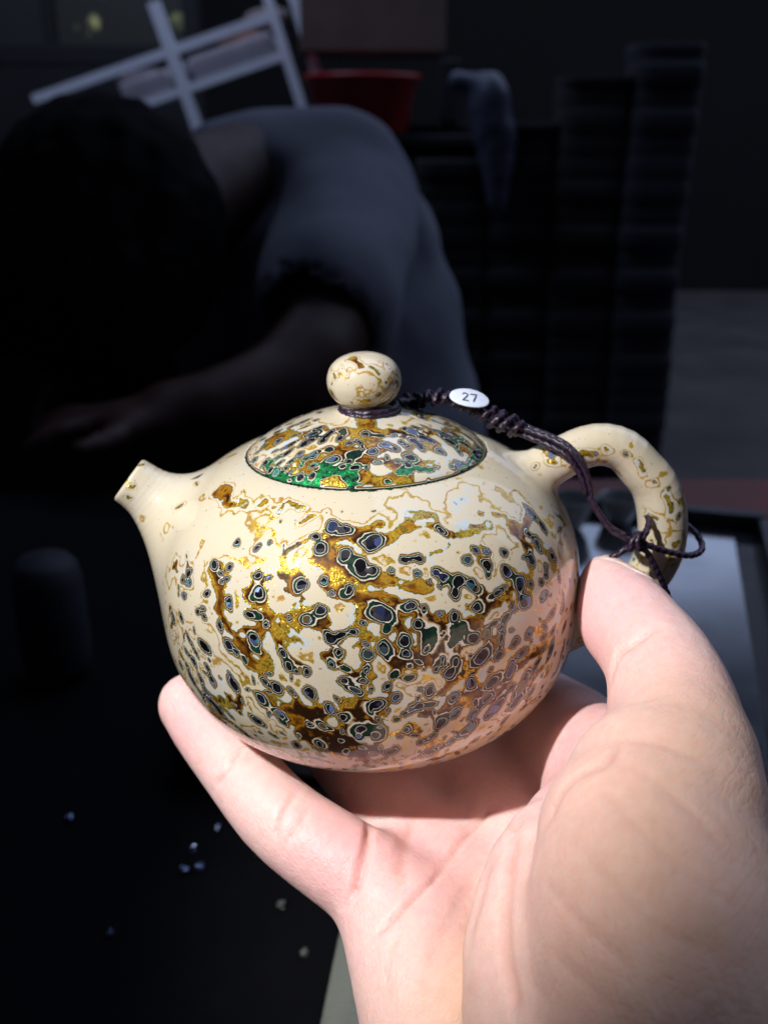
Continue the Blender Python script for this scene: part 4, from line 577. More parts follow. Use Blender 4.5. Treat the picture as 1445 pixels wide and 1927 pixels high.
CREASES = [
    ([(-25.1, -18.6, -27.4), (-27.0, -22.4, -28.6), (-28.9, -24.4, -30.9), (-31.3, -23.8, -34.6)], 0.8, 0.45),
    ([(-13.3, -28.1, -30.9), (-15.5, -32.9, -31.1), (-17.2, -36.4, -33.8), (-17.0, -37.9, -36.2)], 0.8, 0.5),
    ([(-11.1, -32.1, -31.4), (-13.1, -36.7, -32.9), (-16.2, -38.7, -36.8)], 0.7, 0.35),
    ([(-0.1, -32.3, -36.0), (-0.2, -39.1, -34.7), (-2.0, -45.6, -38.1), (-3.9, -47.3, -41.5)], 1.1, 1.3),
    ([(24.5, -26.6, -36.2), (22.3, -28.5, -37.4), (16.3, -36.1, -38.4), (11.7, -45.6, -37.2), (5.5, -52.8, -38.0), (0.7, -55.5, -41.5)], 1, 0.6),
    ([(8.3, -27.7, -37.1), (6.8, -34.6, -37.8), (5.9, -41.4, -36.0), (5.0, -47.8, -36.6)], 2.2, 0.5),
    ([(20.6, -59.2, -20.3), (16.4, -68.9, -23.6), (15.2, -73.3, -26.4)], 2, 0.35),
    ([(25.7, -50.6, -19.5), (22.6, -62.0, -17.9), (20.7, -70.9, -18.7), (20.0, -77.6, -20.2), (20.3, -83.7, -21.2), (20.4, -87.9, -22.2)], 1.3, 1),
    ([(41.2, -40.4, 1.5), (42.3, -38.5, 4.0), (44.6, -39.1, 6.9), (47.2, -38.4, 8.6), (48.9, -37.4, 9.2)], 1, 1),
    ([(36.7, -64.8, 5.4), (34.2, -69.0, 4.9), (30.7, -68.6, 2.5), (28.4, -68.7, 0.0), (26.8, -69.9, -2.7), (25.6, -70.8, -5.2)], 1.2, 0.5),
    ([(36.7, -64.8, 5.4), (40.8, -67.5, 6.8), (44.6, -69.9, 6.8), (47.7, -72.0, 5.7)], 1.2, 0.25),
    ([(34.4, -69.8, 5.0), (39.1, -74.2, 5.6), (42.5, -79.9, 4.9), (46.4, -85.7, 2.3)], 1, 0.2),
    ([(39.8, -56.1, 5.6), (44.6, -55.7, 7.2), (49.5, -55.4, 8.0)], 1, 0.15),
    ([(31.9, -72.1, 3.1), (35.4, -81.4, 3.7), (40.3, -88.3, 2.2), (45.7, -92.3, 0.3)], 1, 0.18),
    ([(27.2, -75.4, -1.3), (30.7, -85.6, -0.3), (35.4, -93.1, -0.6), (40.7, -96.8, -1.7)], 1, 0.18),
    ([(24.2, -78.4, -6.8), (27.6, -89.3, -4.4), (32.4, -96.6, -4.4)], 1, 0.18),
    ([(23.0, -79.7, -13.9), (26.0, -92.5, -8.8), (29.3, -98.2, -8.4)], 1, 0.18),
    ([(21.9, -84.2, -18.7), (23.9, -92.1, -14.5)], 1, 0.15),
    ([(6.2, -54.9, -38.5), (3.4, -60.9, -41.7), (3.9, -65.6, -43.5)], 1.2, 0.22),
    ([(20.1, -41.6, -39.1), (13.5, -54.6, -38.9), (9.5, -63.4, -40.2)], 1.5, 0.2),
    ([(3.9, -58.6, -40.6), (9.4, -65.0, -40.7), (16.0, -80.7, -25.5)], 1.5, 0.15),
    ([(35.5, -4.2, -24.1), (39.4, -23.5, -16.7)], 1, 0.2),
    ([(34.9, -27.5, -21.2), (38.4, -33.5, -14.7)], 1, 0.2),
]
# ================================================================= mesh and material helpers
random.seed(4)
rng = np.random.default_rng(4)

def empty(name, loc_mm, label=None, category=None, group=None, rot=(0, 0, 0)):
    o = bpy.data.objects.new(name, None)
    sc.collection.objects.link(o)
    o.empty_display_size = 0.01
    o.location = (np.asarray(loc_mm, float) + ORG) * S
    o.rotation_euler = rot
    tag(o, label, category, group)
    return o

def tag(o, label=None, category=None, group=None, kind=None):
    if label: o['label'] = label
    if category: o['category'] = category
    if group: o['group'] = group
    if kind: o['kind'] = kind
    return o

def mesh(name, V, Fc, mat, parent=None, origin=None, normals=None, attrs=None, smooth=True):
    """V in mm; with a parent the vertices are in the parent's own frame, else origin (mm) is where the object stands"""
    V = np.asarray(V, np.float32)
    me = bpy.data.meshes.new(name)
    if origin is not None:
        V = V - np.asarray(origin, np.float32)
    Fc = np.asarray(Fc, np.int32) if not isinstance(Fc, list) else Fc
    if isinstance(Fc, list):
        sizes = np.array([len(f) for f in Fc], np.int32)
        flat = np.array([i for f in Fc for i in f], np.int32)
    else:
        sizes = np.full(len(Fc), Fc.shape[1], np.int32); flat = Fc.ravel()
    me.vertices.add(len(V)); me.vertices.foreach_set('co', (V * S).ravel())
    me.loops.add(len(flat)); me.loops.foreach_set('vertex_index', flat)
    me.polygons.add(len(sizes))
    me.polygons.foreach_set('loop_start', np.r_[0, np.cumsum(sizes)[:-1]].astype(np.int32))
    me.polygons.foreach_set('loop_total', sizes)
    me.polygons.foreach_set('use_smooth', np.full(len(sizes), smooth, bool))
    me.update(calc_edges=True)
    me.validate()
    if normals is not None:
        me.normals_split_custom_set_from_vertices(np.asarray(normals, np.float32).tolist())
    for k, v in (attrs or {}).items():
        a = me.attributes.new(k, 'FLOAT', 'POINT')
        a.data.foreach_set('value', np.asarray(v, np.float32))
    me.materials.append(mat)
    o = bpy.data.objects.new(name, me)
    sc.collection.objects.link(o)
    if parent is not None:
        o.parent = parent
    elif origin is not None:
        o.location = (np.asarray(origin, float) + ORG) * S
    else:
        o.location = ORG * S
    return o

class NT:
    """small helper round a material's node tree"""
    def __init__(self, name):
        self.m = bpy.data.materials.new(name); self.m.use_nodes = True
        self.t = self.m.node_tree; self.b = self.t.nodes['Principled BSDF']
    def n(self, kind, **kw):
        x = self.t.nodes.new(kind)
        for k, v in kw.items():
            if k in x.inputs.keys(): self.put(x.inputs[k], v)
            else: setattr(x, k, v)
        return x
    def put(self, sock, v):
        if isinstance(v, bpy.types.NodeSocket): self.t.links.new(v, sock)
        else: sock.default_value = v
    def math(self, op, a, b=None, c=None, clamp=False):
        x = self.t.nodes.new('ShaderNodeMath'); x.operation = op; x.use_clamp = clamp
        self.put(x.inputs[0], a)
        if b is not None: self.put(x.inputs[1], b)
        if c is not None: self.put(x.inputs[2], c)
        return x.outputs[0]
    def mix(self, f, a, b, mode='MIX'):
        x = self.t.nodes.new('ShaderNodeMix'); x.data_type = 'RGBA'; x.blend_type = mode
        self.put(x.inputs[0], f)
        self.put(x.inputs[6], a if isinstance(a, bpy.types.NodeSocket) else tuple(a) + (1,))
        self.put(x.inputs[7], b if isinstance(b, bpy.types.NodeSocket) else tuple(b) + (1,))
        return x.outputs[2]
    def ramp(self, f, stops, interp='LINEAR'):
        x = self.t.nodes.new('ShaderNodeValToRGB'); x.color_ramp.interpolation = interp
        el = x.color_ramp.elements
        while len(el) < len(stops): el.new(0.5)
        for e, (p, c) in zip(el, stops):
            e.position = p; e.color = tuple(c) + (1,) if len(c) == 3 else c
        self.put(x.inputs[0], f)
        return x.outputs[0]
    def noise(self, scale, detail=3, rough=0.5, vec=None, dist=0.0):
        x = self.n('ShaderNodeTexNoise', Scale=scale, Detail=detail, Roughness=rough, Distortion=dist)
        if vec is not None: self.t.links.new(vec, x.inputs['Vector'])
        return x
    def obj(self):
        return self.n('ShaderNodeTexCoord').outputs['Object']
    def attr(self, name):
        return self.n('ShaderNodeAttribute', attribute_name=name).outputs['Fac']
    def bump(self, h, strength, dist, normal=None):
        x = self.n('ShaderNodeBump', Strength=strength, Distance=dist, Height=h)
        if normal is not None: self.t.links.new(normal, x.inputs['Normal'])
        return x.outputs[0]
    def set(self, **kw):
        for k, v in kw.items(): self.put(self.b.inputs[k.replace('_', ' ')], v)
        return self.m

def plain(name, col, rough=0.6, var=0.25, scale=60, metallic=0.0, bump=0.0, spec=0.5):
    """a base colour with mottling and slight roughness variation"""
    t = NT(name)
    n = t.noise(scale, 5, 0.6, t.obj())
    c2 = tuple(max(0, c * (1 - var)) for c in col); c1 = tuple(min(1, c * (1 + var * 0.6)) for c in col)
    c = t.ramp(n.outputs[0], [(0.3, c2), (0.7, c1)])
    r = t.math('MULTIPLY_ADD', n.outputs[0], 0.25, rough - 0.12, clamp=True)
    t.set(Base_Color=c, Roughness=r, Metallic=metallic)
    t.b.inputs['Specular IOR Level'].default_value = spec
    if bump:
        t.set(Normal=t.bump(n.outputs[0], bump, 0.002))
    return t.m

def lacquer(name):
    t = NT(name)
    P = t.obj()
    h = t.attr('layer')
    wob = t.noise(1500, 3, 0.6, P)
    h = t.math('ADD', h, t.math('MULTIPLY', t.math('SUBTRACT', wob.outputs[0], 0.5), 0.035))
    wob2 = t.noise(480, 2, 0.5, P)
    h = t.math('ADD', h, t.math('MULTIPLY', t.math('SUBTRACT', wob2.outputs[0], 0.5), 0.05))
    CR = (0.585, 0.515, 0.378); CW = (0.62, 0.575, 0.47); PB = (0.48, 0.535, 0.54)
    TAN = (0.36, 0.20, 0.035); GO = (0.33, 0.150, 0.010); AM = (0.155, 0.055, 0.004); DB = (0.022, 0.009, 0.003); OL = (0.21, 0.15, 0.02)
    BK = (0.006, 0.005, 0.006); GN = (0.006, 0.014, 0.012); NV = (0.010, 0.011, 0.018)
    col = t.ramp(h, [(0.0, CR), (0.150, CR), (0.259, CR), (0.267, TAN), (0.279, TAN), (0.288, CR), (0.340, CR), (0.362, PB), (0.378, PB),
                     (0.384, OL), (0.399, OL), (0.409, DB), (0.420, AM), (0.440, GO), (0.466, AM), (0.492, DB), (0.512, DB), (0.524, (0.40, 0.25, 0.10)), (0.534, CW), (0.566, CW),
                     (0.576, BK), (0.640, GN), (0.785, GN), (0.796, CW), (0.832, CW), (0.842, BK), (1.0, NV)])
    # slow colour drift of the ground coat: bone, ivory, bluish white
    n1 = t.noise(95, 3, 0.5, P)
    col = t.mix(t.math('MULTIPLY', t.ramp(n1.outputs[0], [(0.45, (0, 0, 0)), (0.62, (1, 1, 1))]), 0.5), col, t.mix(1.0, col, (0.95, 1.0, 1.15), 'MULTIPLY'))
    # gold dust in the amber band
    dust = t.n('ShaderNodeTexVoronoi', Scale=5200.0); t.t.links.new(P, dust.inputs['Vector'])
    band = t.ramp(h, [(0.260, (0, 0, 0)), (0.267, (0.8, 0.8, 0.8)), (0.279, (0.8, 0.8, 0.8)), (0.288, (0, 0, 0)), (0.378, (0, 0, 0)), (0.384, (1, 1, 1)), (0.400, (1, 1, 1)), (0.408, (0.25, 0.25, 0.25)), (0.432, (0.8, 0.8, 0.8)), (0.460, (0, 0, 0))])
    patch = t.ramp(t.noise(160, 2, 0.5, P).outputs[0], [(0.45, (0, 0, 0)), (0.54, (1, 1, 1))])
    spark = t.math('GREATER_THAN', t.n('ShaderNodeSeparateColor', Color=dust.outputs['Color']).outputs[0], 0.22)
    gold = t.math('MULTIPLY', t.math('MULTIPLY', band, patch), spark)
    col = t.mix(gold, col, (0.80, 0.56, 0.06))
    # green flake in the dark green band, seen where it is thin
    gband = t.ramp(h, [(0.585, (0, 0, 0)), (0.62, (1, 1, 1)), (0.775, (1, 1, 1)), (0.79, (0, 0, 0))])
    grn = t.math('MULTIPLY', t.math('MULTIPLY', gband, t.attr('green')), t.ramp(t.noise(900, 3, 0.6, P).outputs[0], [(0.38, (0, 0, 0)), (0.6, (1, 1, 1))]))
    col = t.mix(grn, col, (0.015, 0.27, 0.075))
    # shell chips in the cores
    vor = t.n('ShaderNodeTexVoronoi', Scale=620.0); t.t.links.new(P, vor.inputs['Vector'])
    sepc = t.n('ShaderNodeSeparateColor', Color=vor.outputs['Color'])
    shell = t.ramp(sepc.outputs[0], [(0.0, (0.007, 0.007, 0.010)), (0.40, (0.016, 0.018, 0.034)), (0.56, (0.03, 0.042, 0.11)), (0.66, (0.10, 0.145, 0.36)), (0.74, (0.010, 0.010, 0.014)), (0.87, (0.14, 0.10, 0.04)), (0.95, (0.07, 0.20, 0.26))], 'CONSTANT')
    core = t.ramp(h, [(0.862, (0, 0, 0)), (0.872, (1, 1, 1))])
    col = t.mix(core, col, shell)
    # specks and pin holes
    sp = t.ramp(t.noise(1900, 1, 0.4, P).outputs[0], [(0.235, (1, 1, 1)), (0.265, (0, 0, 0))])
    col = t.mix(t.math('MULTIPLY', sp, 0.7), col, (0.10, 0.09, 0.11))
    met = t.math('MAXIMUM', t.math('MULTIPLY', gold, 0.85), t.math('MULTIPLY', core, 0.35))
    met = t.math('MAXIMUM', met, t.math('MULTIPLY', grn, 0.6))
    rough = t.math('MULTIPLY_ADD', gold, -0.12, 0.45)
    # dust grains and shell chips tilt their own way under the clear coat
    tilt = t.n('ShaderNodeVectorMath', operation='SUBTRACT'); t.t.links.new(dust.outputs['Color'], tilt.inputs[0]); tilt.inputs[1].default_value = (0.5, 0.5, 0.5)
    tilt2 = t.n('ShaderNodeVectorMath', operation='SUBTRACT'); t.t.links.new(vor.outputs['Color'], tilt2.inputs[0]); tilt2.inputs[1].default_value = (0.5, 0.5, 0.5)
    a = t.n('ShaderNodeVectorMath', operation='SCALE'); t.t.links.new(tilt.outputs[0], a.inputs[0]); t.put(a.inputs['Scale'], t.math('MULTIPLY', t.math('MAXIMUM', gold, grn), 0.75))
    b = t.n('ShaderNodeVectorMath', operation='SCALE'); t.t.links.new(tilt2.outputs[0], b.inputs[0]); t.put(b.inputs['Scale'], t.math('MULTIPLY', core, 0.9))
    g = t.n('ShaderNodeNewGeometry')
    s1 = t.n('ShaderNodeVectorMath', operation='ADD'); t.t.links.new(g.outputs['Normal'], s1.inputs[0]); t.t.links.new(a.outputs[0], s1.inputs[1])
    s2 = t.n('ShaderNodeVectorMath', operation='ADD'); t.t.links.new(s1.outputs[0], s2.inputs[0]); t.t.links.new(b.outputs[0], s2.inputs[1])
    s3 = t.n('ShaderNodeVectorMath', operation='NORMALIZE'); t.t.links.new(s2.outputs[0], s3.inputs[0])
    t.set(Base_Color=col, Roughness=rough, Metallic=met, Normal=s3.outputs[0])
    t.b.inputs['Specular IOR Level'].default_value = 0.12
    t.b.inputs['Coat Weight'].default_value = 1.0
    t.b.inputs['Coat IOR'].default_value = 1.52
    cr = t.math('MULTIPLY_ADD', t.noise(45, 1, 0.6, P).outputs[0], 0.016, 0.006)
    t.put(t.b.inputs['Coat Roughness'], cr)
    # the coat itself is nearly flat: faint orange peel
    t.put(t.b.inputs['Coat Normal'], t.bump(t.noise(330, 2, 0.5, P).outputs[0], 0.10, 0.00025))
    return t.m

def skin(name, base=(0.84, 0.575, 0.525), pink=(0.87, 0.45, 0.46), tan=(0.72, 0.44, 0.265)):
    t = NT(name)
    P = t.obj()
    n = t.noise(70, 4, 0.6, P)
    col = t.mix(t.ramp(n.outputs[0], [(0.35, (0, 0, 0)), (0.7, (1, 1, 1))]), base, tuple(0.55 * a + 0.45 * b for a, b in zip(base, pink)))
    col = t.mix(t.attr('blush'), col, pink)
    col = t.mix(t.attr('tan'), col, tan)
    col = t.mix(t.math('MULTIPLY', t.attr('crease'), 0.55), col, (0.52, 0.19, 0.12))
    mott = t.noise(520, 3, 0.6, P)
    col = t.mix(0.22, col, t.ramp(mott.outputs[0], [(0.3, (0.74, 0.46, 0.41)), (0.7, (0.92, 0.70, 0.66))]))
    col = t.mix(t.attr('nail'), col, (0.80, 0.56, 0.50))
    # fine skin lines: stretched noise ridges in three directions, and faint papillary ridges
    def ridges(rot, scale, stretch):
        r0 = t.n('ShaderNodeMapping'); t.t.links.new(P, r0.inputs[0]); r0.inputs['Rotation'].default_value = rot
        r1 = t.n('ShaderNodeMapping'); t.t.links.new(r0.outputs[0], r1.inputs[0]); r1.inputs['Scale'].default_value = (1.0 / stretch, 1, 1)
        f = t.noise(scale, 2, 0.5, r1.outputs[0]).outputs[0]
        f = t.math('ABSOLUTE', t.math('SUBTRACT', f, 0.5))
        return t.ramp(f, [(0.0, (0, 0, 0)), (0.05, (1, 1, 1))])
    l1 = ridges((0.15, 0.35, -0.75), 620.0, 9.0); l2 = ridges((0.3, -0.2, 0.55), 800.0, 7.0); l3 = ridges((0.1, 0.2, 1.35), 420.0, 6.0)
    lines = t.math('ADD', t.math('MULTIPLY', l1, 0.45), t.math('ADD', t.math('MULTIPLY', l2, 0.3), t.math('MULTIPLY', l3, 0.25)))
    w = t.n('ShaderNodeTexWave', Scale=360.0, Distortion=6.0, Detail=2.0); w.inputs['Detail Scale'].default_value = 0.18
    mp3 = t.n('ShaderNodeMapping'); t.t.links.new(P, mp3.inputs[0]); mp3.inputs['Rotation'].default_value = (0.2, 1.1, 0.5)
    t.t.links.new(mp3.outputs[0], w.inputs['Vector'])
    hgt = t.math('ADD', t.math('MULTIPLY', lines, 0.9), t.math('MULTIPLY', w.outputs['Fac'], 0.18))
    col = t.mix(t.math('MULTIPLY', t.math('SUBTRACT', 1.0, lines), 0.10), col, (0.70, 0.40, 0.32))
    keep = t.math('SUBTRACT', 1.0, t.attr('nail'))
    nor = t.bump(t.math('MULTIPLY', hgt, keep), 0.42, 0.0002)
    nor = t.bump(t.noise(190, 3, 0.55, P).outputs[0], 0.30, 0.0009, nor)
    ro = t.math('MULTIPLY_ADD', t.attr('nail'), -0.22, 0.50)
    t.set(Base_Color=col, Roughness=ro, Normal=nor)
    t.b.inputs['Subsurface Weight'].default_value = 0.55
    t.b.inputs['Subsurface Radius'].default_value = (1.0, 0.32, 0.18)
    t.b.inputs['Subsurface Scale'].default_value = 0.0028
    t.b.inputs['Specular IOR Level'].default_value = 0.45
    return t.m

def weave(name, col, var=0.3, rough=0.8):
    t = NT(name); P = t.obj()
    n = t.noise(2200, 2, 0.5, P); n2 = t.noise(45, 4, 0.6, P)
    c = t.ramp(n.outputs[0], [(0.35, tuple(x * (1 - var) for x in col)), (0.65, tuple(min(1, x * (1 + var)) for x in col))])
    c = t.mix(t.math('MULTIPLY', n2.outputs[0], 0.4), c, tuple(x * 0.6 for x in col))
    t.set(Base_Color=c, Roughness=rough, Normal=t.bump(n.outputs[0], 0.4, 0.0004))
    return t.m

# ---- simple solids
def box_v(c, s, rz=0.0, bev=0.0):
    """vertices and faces of a bevelled box: centre, full size, turn about z"""
    c = np.asarray(c, float); h = np.asarray(s, float) / 2
    b = min(bev, *(h * 0.9)) if bev else 0
    if not b:
        V = np.array([[x, y, z] for x in (-1, 1) for y in (-1, 1) for z in (-1, 1)], float) * h
        Fc = [[0, 1, 3, 2], [4, 6, 7, 5], [0, 4, 5, 1], [2, 3, 7, 6], [0, 2, 6, 4], [1, 5, 7, 3]]
    else:
        # rounded-corner prism, bevelled top and bottom
        ring = []
        for sx, sy, a0 in ((1, 1, 0), (-1, 1, 90), (-1, -1, 180), (1, -1, 270)):
            for k in (0, 45, 90):
                a = math.radians(a0 + k); ring.append((sx * (h[0] - b) + b * math.cos(a), sy * (h[1] - b) + b * math.sin(a)))
        ring = np.array(ring); n = len(ring)
        inn = ring - np.sign(ring) * b * 0.6
        V = np.vstack([np.c_[inn, np.full(n, -h[2])], np.c_[ring, np.full(n, -h[2] + b)], np.c_[ring, np.full(n, h[2] - b)], np.c_[inn, np.full(n, h[2])]])
        Fc = [list(range(n))[::-1], [3 * n + i for i in range(n)]]
        for k in range(3):
            for i in range(n):
                j = (i + 1) % n; Fc.append([k * n + i, k * n + j, (k + 1) * n + j, (k + 1) * n + i])
    cz, sz = math.cos(rz), math.sin(rz)
    V = np.c_[V[:, 0] * cz - V[:, 1] * sz, V[:, 0] * sz + V[:, 1] * cz, V[:, 2]] + c
    return V, Fc

def join(parts):
    V = []; Fc = []; o = 0
    for v, f in parts:
        V.append(np.asarray(v, float)); Fc += [[i + o for i in q] for q in (f.tolist() if isinstance(f, np.ndarray) else f)]; o += len(v)
    return np.vstack(V), Fc

def lathe_v(prof, n=48, c=(0, 0, 0)):
    prof = np.asarray(prof, float); a = np.arange(n) * 2 * math.pi / n
    V = np.stack([np.outer(prof[:, 0], np.cos(a)), np.outer(prof[:, 0], np.sin(a)), np.outer(prof[:, 1], np.ones(n))], -1).reshape(-1, 3) + np.asarray(c, float)
    i = np.arange(len(prof) - 1)[:, None] * n; j = np.arange(n)[None]; k = (j + 1) % n
    Fc = np.stack([i + j, i + k, i + n + k, i + n + j], -1).reshape(-1, 4)
    return V, Fc

def tube_v(path, r, n=14, braid=0.0, pitch=2.0, closed=False, seed=0, step=0.35):
    """a cord along the path; braid > 0 gives it crossing plaited ridges"""
    path = np.asarray(path, float)
    if closed: path = np.vstack([path, path[:1]])
    L = np.linalg.norm(np.diff(path, axis=0), axis=1).sum()
    p = spline(path, max(8, int(L / step)))
    t = np.gradient(p, axis=0); t /= np.linalg.norm(t, axis=1)[:, None]
    u = np.cross(t[0], [0.3, 0.2, 0.93]); u /= np.linalg.norm(u); U = []
    for q in t:
        u = u - q * (u @ q); u /= np.linalg.norm(u); U.append(u)
    U = np.array(U); W = np.cross(t, U)
    s = np.r_[0, np.cumsum(np.linalg.norm(np.diff(p, axis=0), axis=1))]
    a = np.arange(n) * 2 * math.pi / n
    rad = np.full((len(p), n), float(r))
    if braid:
        ph = 2 * math.pi * s[:, None] / pitch + seed
        ridge = np.maximum(np.sin(2 * a[None] + ph), np.sin(2 * a[None] - ph + 1.1))
        rad = r * (1 + braid * (ridge - 0.6))
    V = p[:, None] + rad[..., None] * (np.cos(a)[None, :, None] * U[:, None] + np.sin(a)[None, :, None] * W[:, None])
    V = V.reshape(-1, 3)
    i = np.arange(len(p) - 1)[:, None] * n; j = np.arange(n)[None]; k = (j + 1) % n
    Fc = np.stack([i + j, i + k, i + n + k, i + n + j], -1).reshape(-1, 4).tolist()
    if not closed:
        Fc.append(list(range(n))[::-1]); Fc.append([(len(p) - 1) * n + q for q in range(n)])
    return V, Fc

# ================================================================= the teapot
def drops(V, N, spots, pools, base, seed):
    """height of the buried lacquer layers at each vertex: ground noise, raised pools, then drops"""
    V = np.asarray(V, np.float32)
    H = base.astype(np.float32).copy()
    jag = fbm(V, 2.4, 4, seed + 50) * 1.45
    for pts, w, lev in pools:
        w = w * (0.76 if lev < 0.49 else 1.0)
        lev = min(lev, 0.497) if lev < 0.6 else lev
        pts = np.array([V[np.argmin(((V - np.asarray(p, np.float32)) ** 2).sum(1))] for p in pts])
        near = np.where((np.abs(V - pts.mean(0)).max(1) < w * 4 + np.abs(pts - pts.mean(0)).max() + 2))[0]
        if not len(near): continue
        Q = V[near]; d = None
        for p, q in zip(pts[:-1], pts[1:]):
            e = seg(Q, p, q, 0, 0); d = e if d is None else np.minimum(d, e)
        d = np.maximum(d + jag[near] * (1.5 + 1.25 * w), 0)
        g = 1 / (1 + (d / (1.6 * w + 0.4)) ** 3)
        H[near] = np.maximum(H[near], H[near] + (0.312 - H[near]) * g * 0.85)
        g = 1 / (1 + (d / w) ** 5)
        H[near] = np.maximum(H[near], H[near] + (lev + jag[near] * (0.13 if lev < 0.49 else 0.03 if lev < 0.52 else 0.0) - H[near]) * g)
    xo = np.argsort(V[:, 0]); xs = V[xo, 0]
    Vw = V + 0.55 * np.stack([fbm(V, 3.0, 2, seed + 70 + k) for k in range(3)], 1) * 2.2
    keep = {0: np.ones(len(V), np.float32), 1: np.ones(len(V), np.float32)}
    for x, y, z, ax, ay, az, bx, by, bz, kind in spots:
        c = np.array([x, y, z], np.float32); a = np.array([ax, ay, az], np.float32); b = np.array([bx, by, bz], np.float32)
        R = max(np.linalg.norm(a), np.linalg.norm(b)) * 2.6 + 0.8
        near = xo[np.searchsorted(xs, x - R):np.searchsorted(xs, x + R)]
        near = near[np.abs(V[near] - c).max(1) < R]
        if not len(near): continue
        Q = Vw[near] - c
        u = Q @ a / (a @ a); v = Q @ b / (b @ b)
        n = np.cross(a, b); n /= np.linalg.norm(n) + 1e-9
        w = Q @ n / (0.5 * R)
        rho = np.sqrt(u * u + v * v + w * w) * (1 + 0.6 * jag[near])
        keep[kind][near] *= 1 - 1 / (1 + (rho / 0.79) ** 5.2)
    H = H + (0.745 - H) * (1 - keep[0])
    H = H + (1.0 - H) * (1 - keep[1])
    return H

def lacquer_layers(V, N, spots, pools, mean, amp, seed, extra=0):
    base = mean + amp * fbm(V * np.array([1, 1, 1.25], np.float32), 5.6, 4, seed)
    spots = list(spots)
    r = np.random.default_rng(seed)
    if extra:
        C = np.array([s[:3] for s in spots])
        cand = r.permutation(len(V))
        for i in cand:
            if extra == 0: break
            p = V[i]
            small = p[1] < 6
            if small and (p[2] > 9 or (p[0] < -8 and p[2] > 2)): continue
            if p[0] < -38 or p[0] > 42 or p[2] > 12 or p[2] < -29: continue
            if (np.abs(C - p).max(1) < (1.5 if small else 2.4)).any(): continue
            n = N[i]; a = np.cross(n, r.normal(size=3)); a /= np.linalg.norm(a); b = np.cross(n, a)
            k = 0.56 if small else 1.0
            spots.append((*p, *(a * k * r.uniform(0.7, 1.9)), *(b * k * r.uniform(0.45, 0.95)), int(r.random() > 0.3)))
            C = np.vstack([C, p]); extra -= 1
    return drops(V, N, spots, pools, base, seed)

LACQ = lacquer('layered_lacquer')
pot = empty('teapot', (0, 0, 0), 'cream lacquered teapot with gold, brown and black ringed marbling held in the hand', 'teapot', rot=(0, -0.0248, 0))
PV, PQ, PN = surface_nets(sd_pot, (-56, -46, -34), (68, 46, 34), 0.43, 1)
up = np.clip((PV[:, 2] - 8) / 14, 0, 1); side = np.clip((-PV[:, 0] - 20) / 18, 0, 1); hnd = np.clip((PV[:, 0] - 40) / 6, 0, 1)
mean = 0.292 - 0.075 * up - 0.085 * side * np.clip((PV[:, 2] + 6) / 8, 0, 1) - 0.05 * hnd
PH = lacquer_layers(PV, PN, BODY_SPOTS, BODY_POOLS, mean, 0.46, 3, extra=560)
fc = PV[PQ].mean(1)
is_spout = (fc[:, 0] < -36.5) & (fc[:, 2] > 2) & (fc[:, 2] > 2 + (-36.5 - fc[:, 0]) * -0.6)
is_handle = ((fc[:, 0] > 35.5) & (fc[:, 2] > 17.5)) | ((np.hypot(fc[:, 0], fc[:, 1]) > 45.3) & (fc[:, 0] > 20))
for nm, sel in (('body', ~is_spout & ~is_handle), ('spout', is_spout), ('handle', is_handle)):
    q = PQ[sel]; used = np.unique(q); re = np.full(len(PV), -1); re[used] = np.arange(len(used))
    mesh(nm, PV[used], re[q], LACQ, pot, normals=PN[used], attrs={'layer': PH[used], 'green': np.full(len(used), 0.12)})

pr = spline(LIDP, 110)
LV, LF = lathe_v(pr, 420)
LF = LF[:, ::-1]
LH = lacquer_layers(LV.astype(np.float32), None, LID_SPOTS, LID_POOLS, 0.33, 0.5, 11)
LH = np.where((np.hypot(LV[:, 0], LV[:, 1]) > 23.12), 0.592, LH)
lid = mesh('lid', LV, LF, LACQ, pot, attrs={'layer': LH, 'green': np.clip((np.hypot(LV[:, 0], LV[:, 1]) - 17.5) / 2.5, 0.06, 1)})
kp = spline(KNOBP, 60)
KV, KF = lathe_v(kp, 160)
KH = lacquer_layers(KV.astype(np.float32), None, [(*q[:3], *(0.6 * v for v in q[3:9]), q[9]) for q in KNOB_SPOTS], [(p_, 1.5 * w_, l_) for p_, w_, l_ in KNOB_POOLS], 0.19, 0.30, 23)
mesh('knob', KV, KF, LACQ, lid, attrs={'layer': KH, 'green': np.zeros(len(KV))})

# ================================================================= the hand
def relax(V, Q, it):
    n = len(V); e = np.vstack([Q[:, [0, 1]], Q[:, [1, 2]], Q[:, [2, 3]], Q[:, [3, 0]]])
    e = np.vstack([e, e[:, ::-1]])
    deg = np.bincount(e[:, 0], minlength=n).astype(np.float32)[:, None]
    V = V.astype(np.float64)
    for i in range(it):
        for lam in (0.6, -0.62):
            acc = np.stack([np.bincount(e[:, 0], V[e[:, 1], k], n) for k in range(3)], 1) / deg
            V = V + lam * (acc - V)
    return V.astype(np.float32)
HV, HQ, _ = surface_nets(sd_hand, (-50, -205, -105), (100, 68, 22), 1.25, newton=0)
HV = relax(HV, HQ, 6)
HV, HQ = subdivide(HV, HQ)
HV = relax(HV, HQ, 12)
def vnormals(V, Q):
    n = np.cross(V[Q[:, 2]] - V[Q[:, 0]], V[Q[:, 3]] - V[Q[:, 1]])
    N = np.stack([np.bincount(Q.ravel(), np.repeat(n[:, k], 4), len(V)) for k in range(3)], 1)
    return N / np.maximum(np.linalg.norm(N, axis=1), 1e-9)[:, None]
HN = vnormals(HV, HQ)
crease = np.zeros(len(HV), np.float32); sink = np.zeros(len(HV), np.float32)
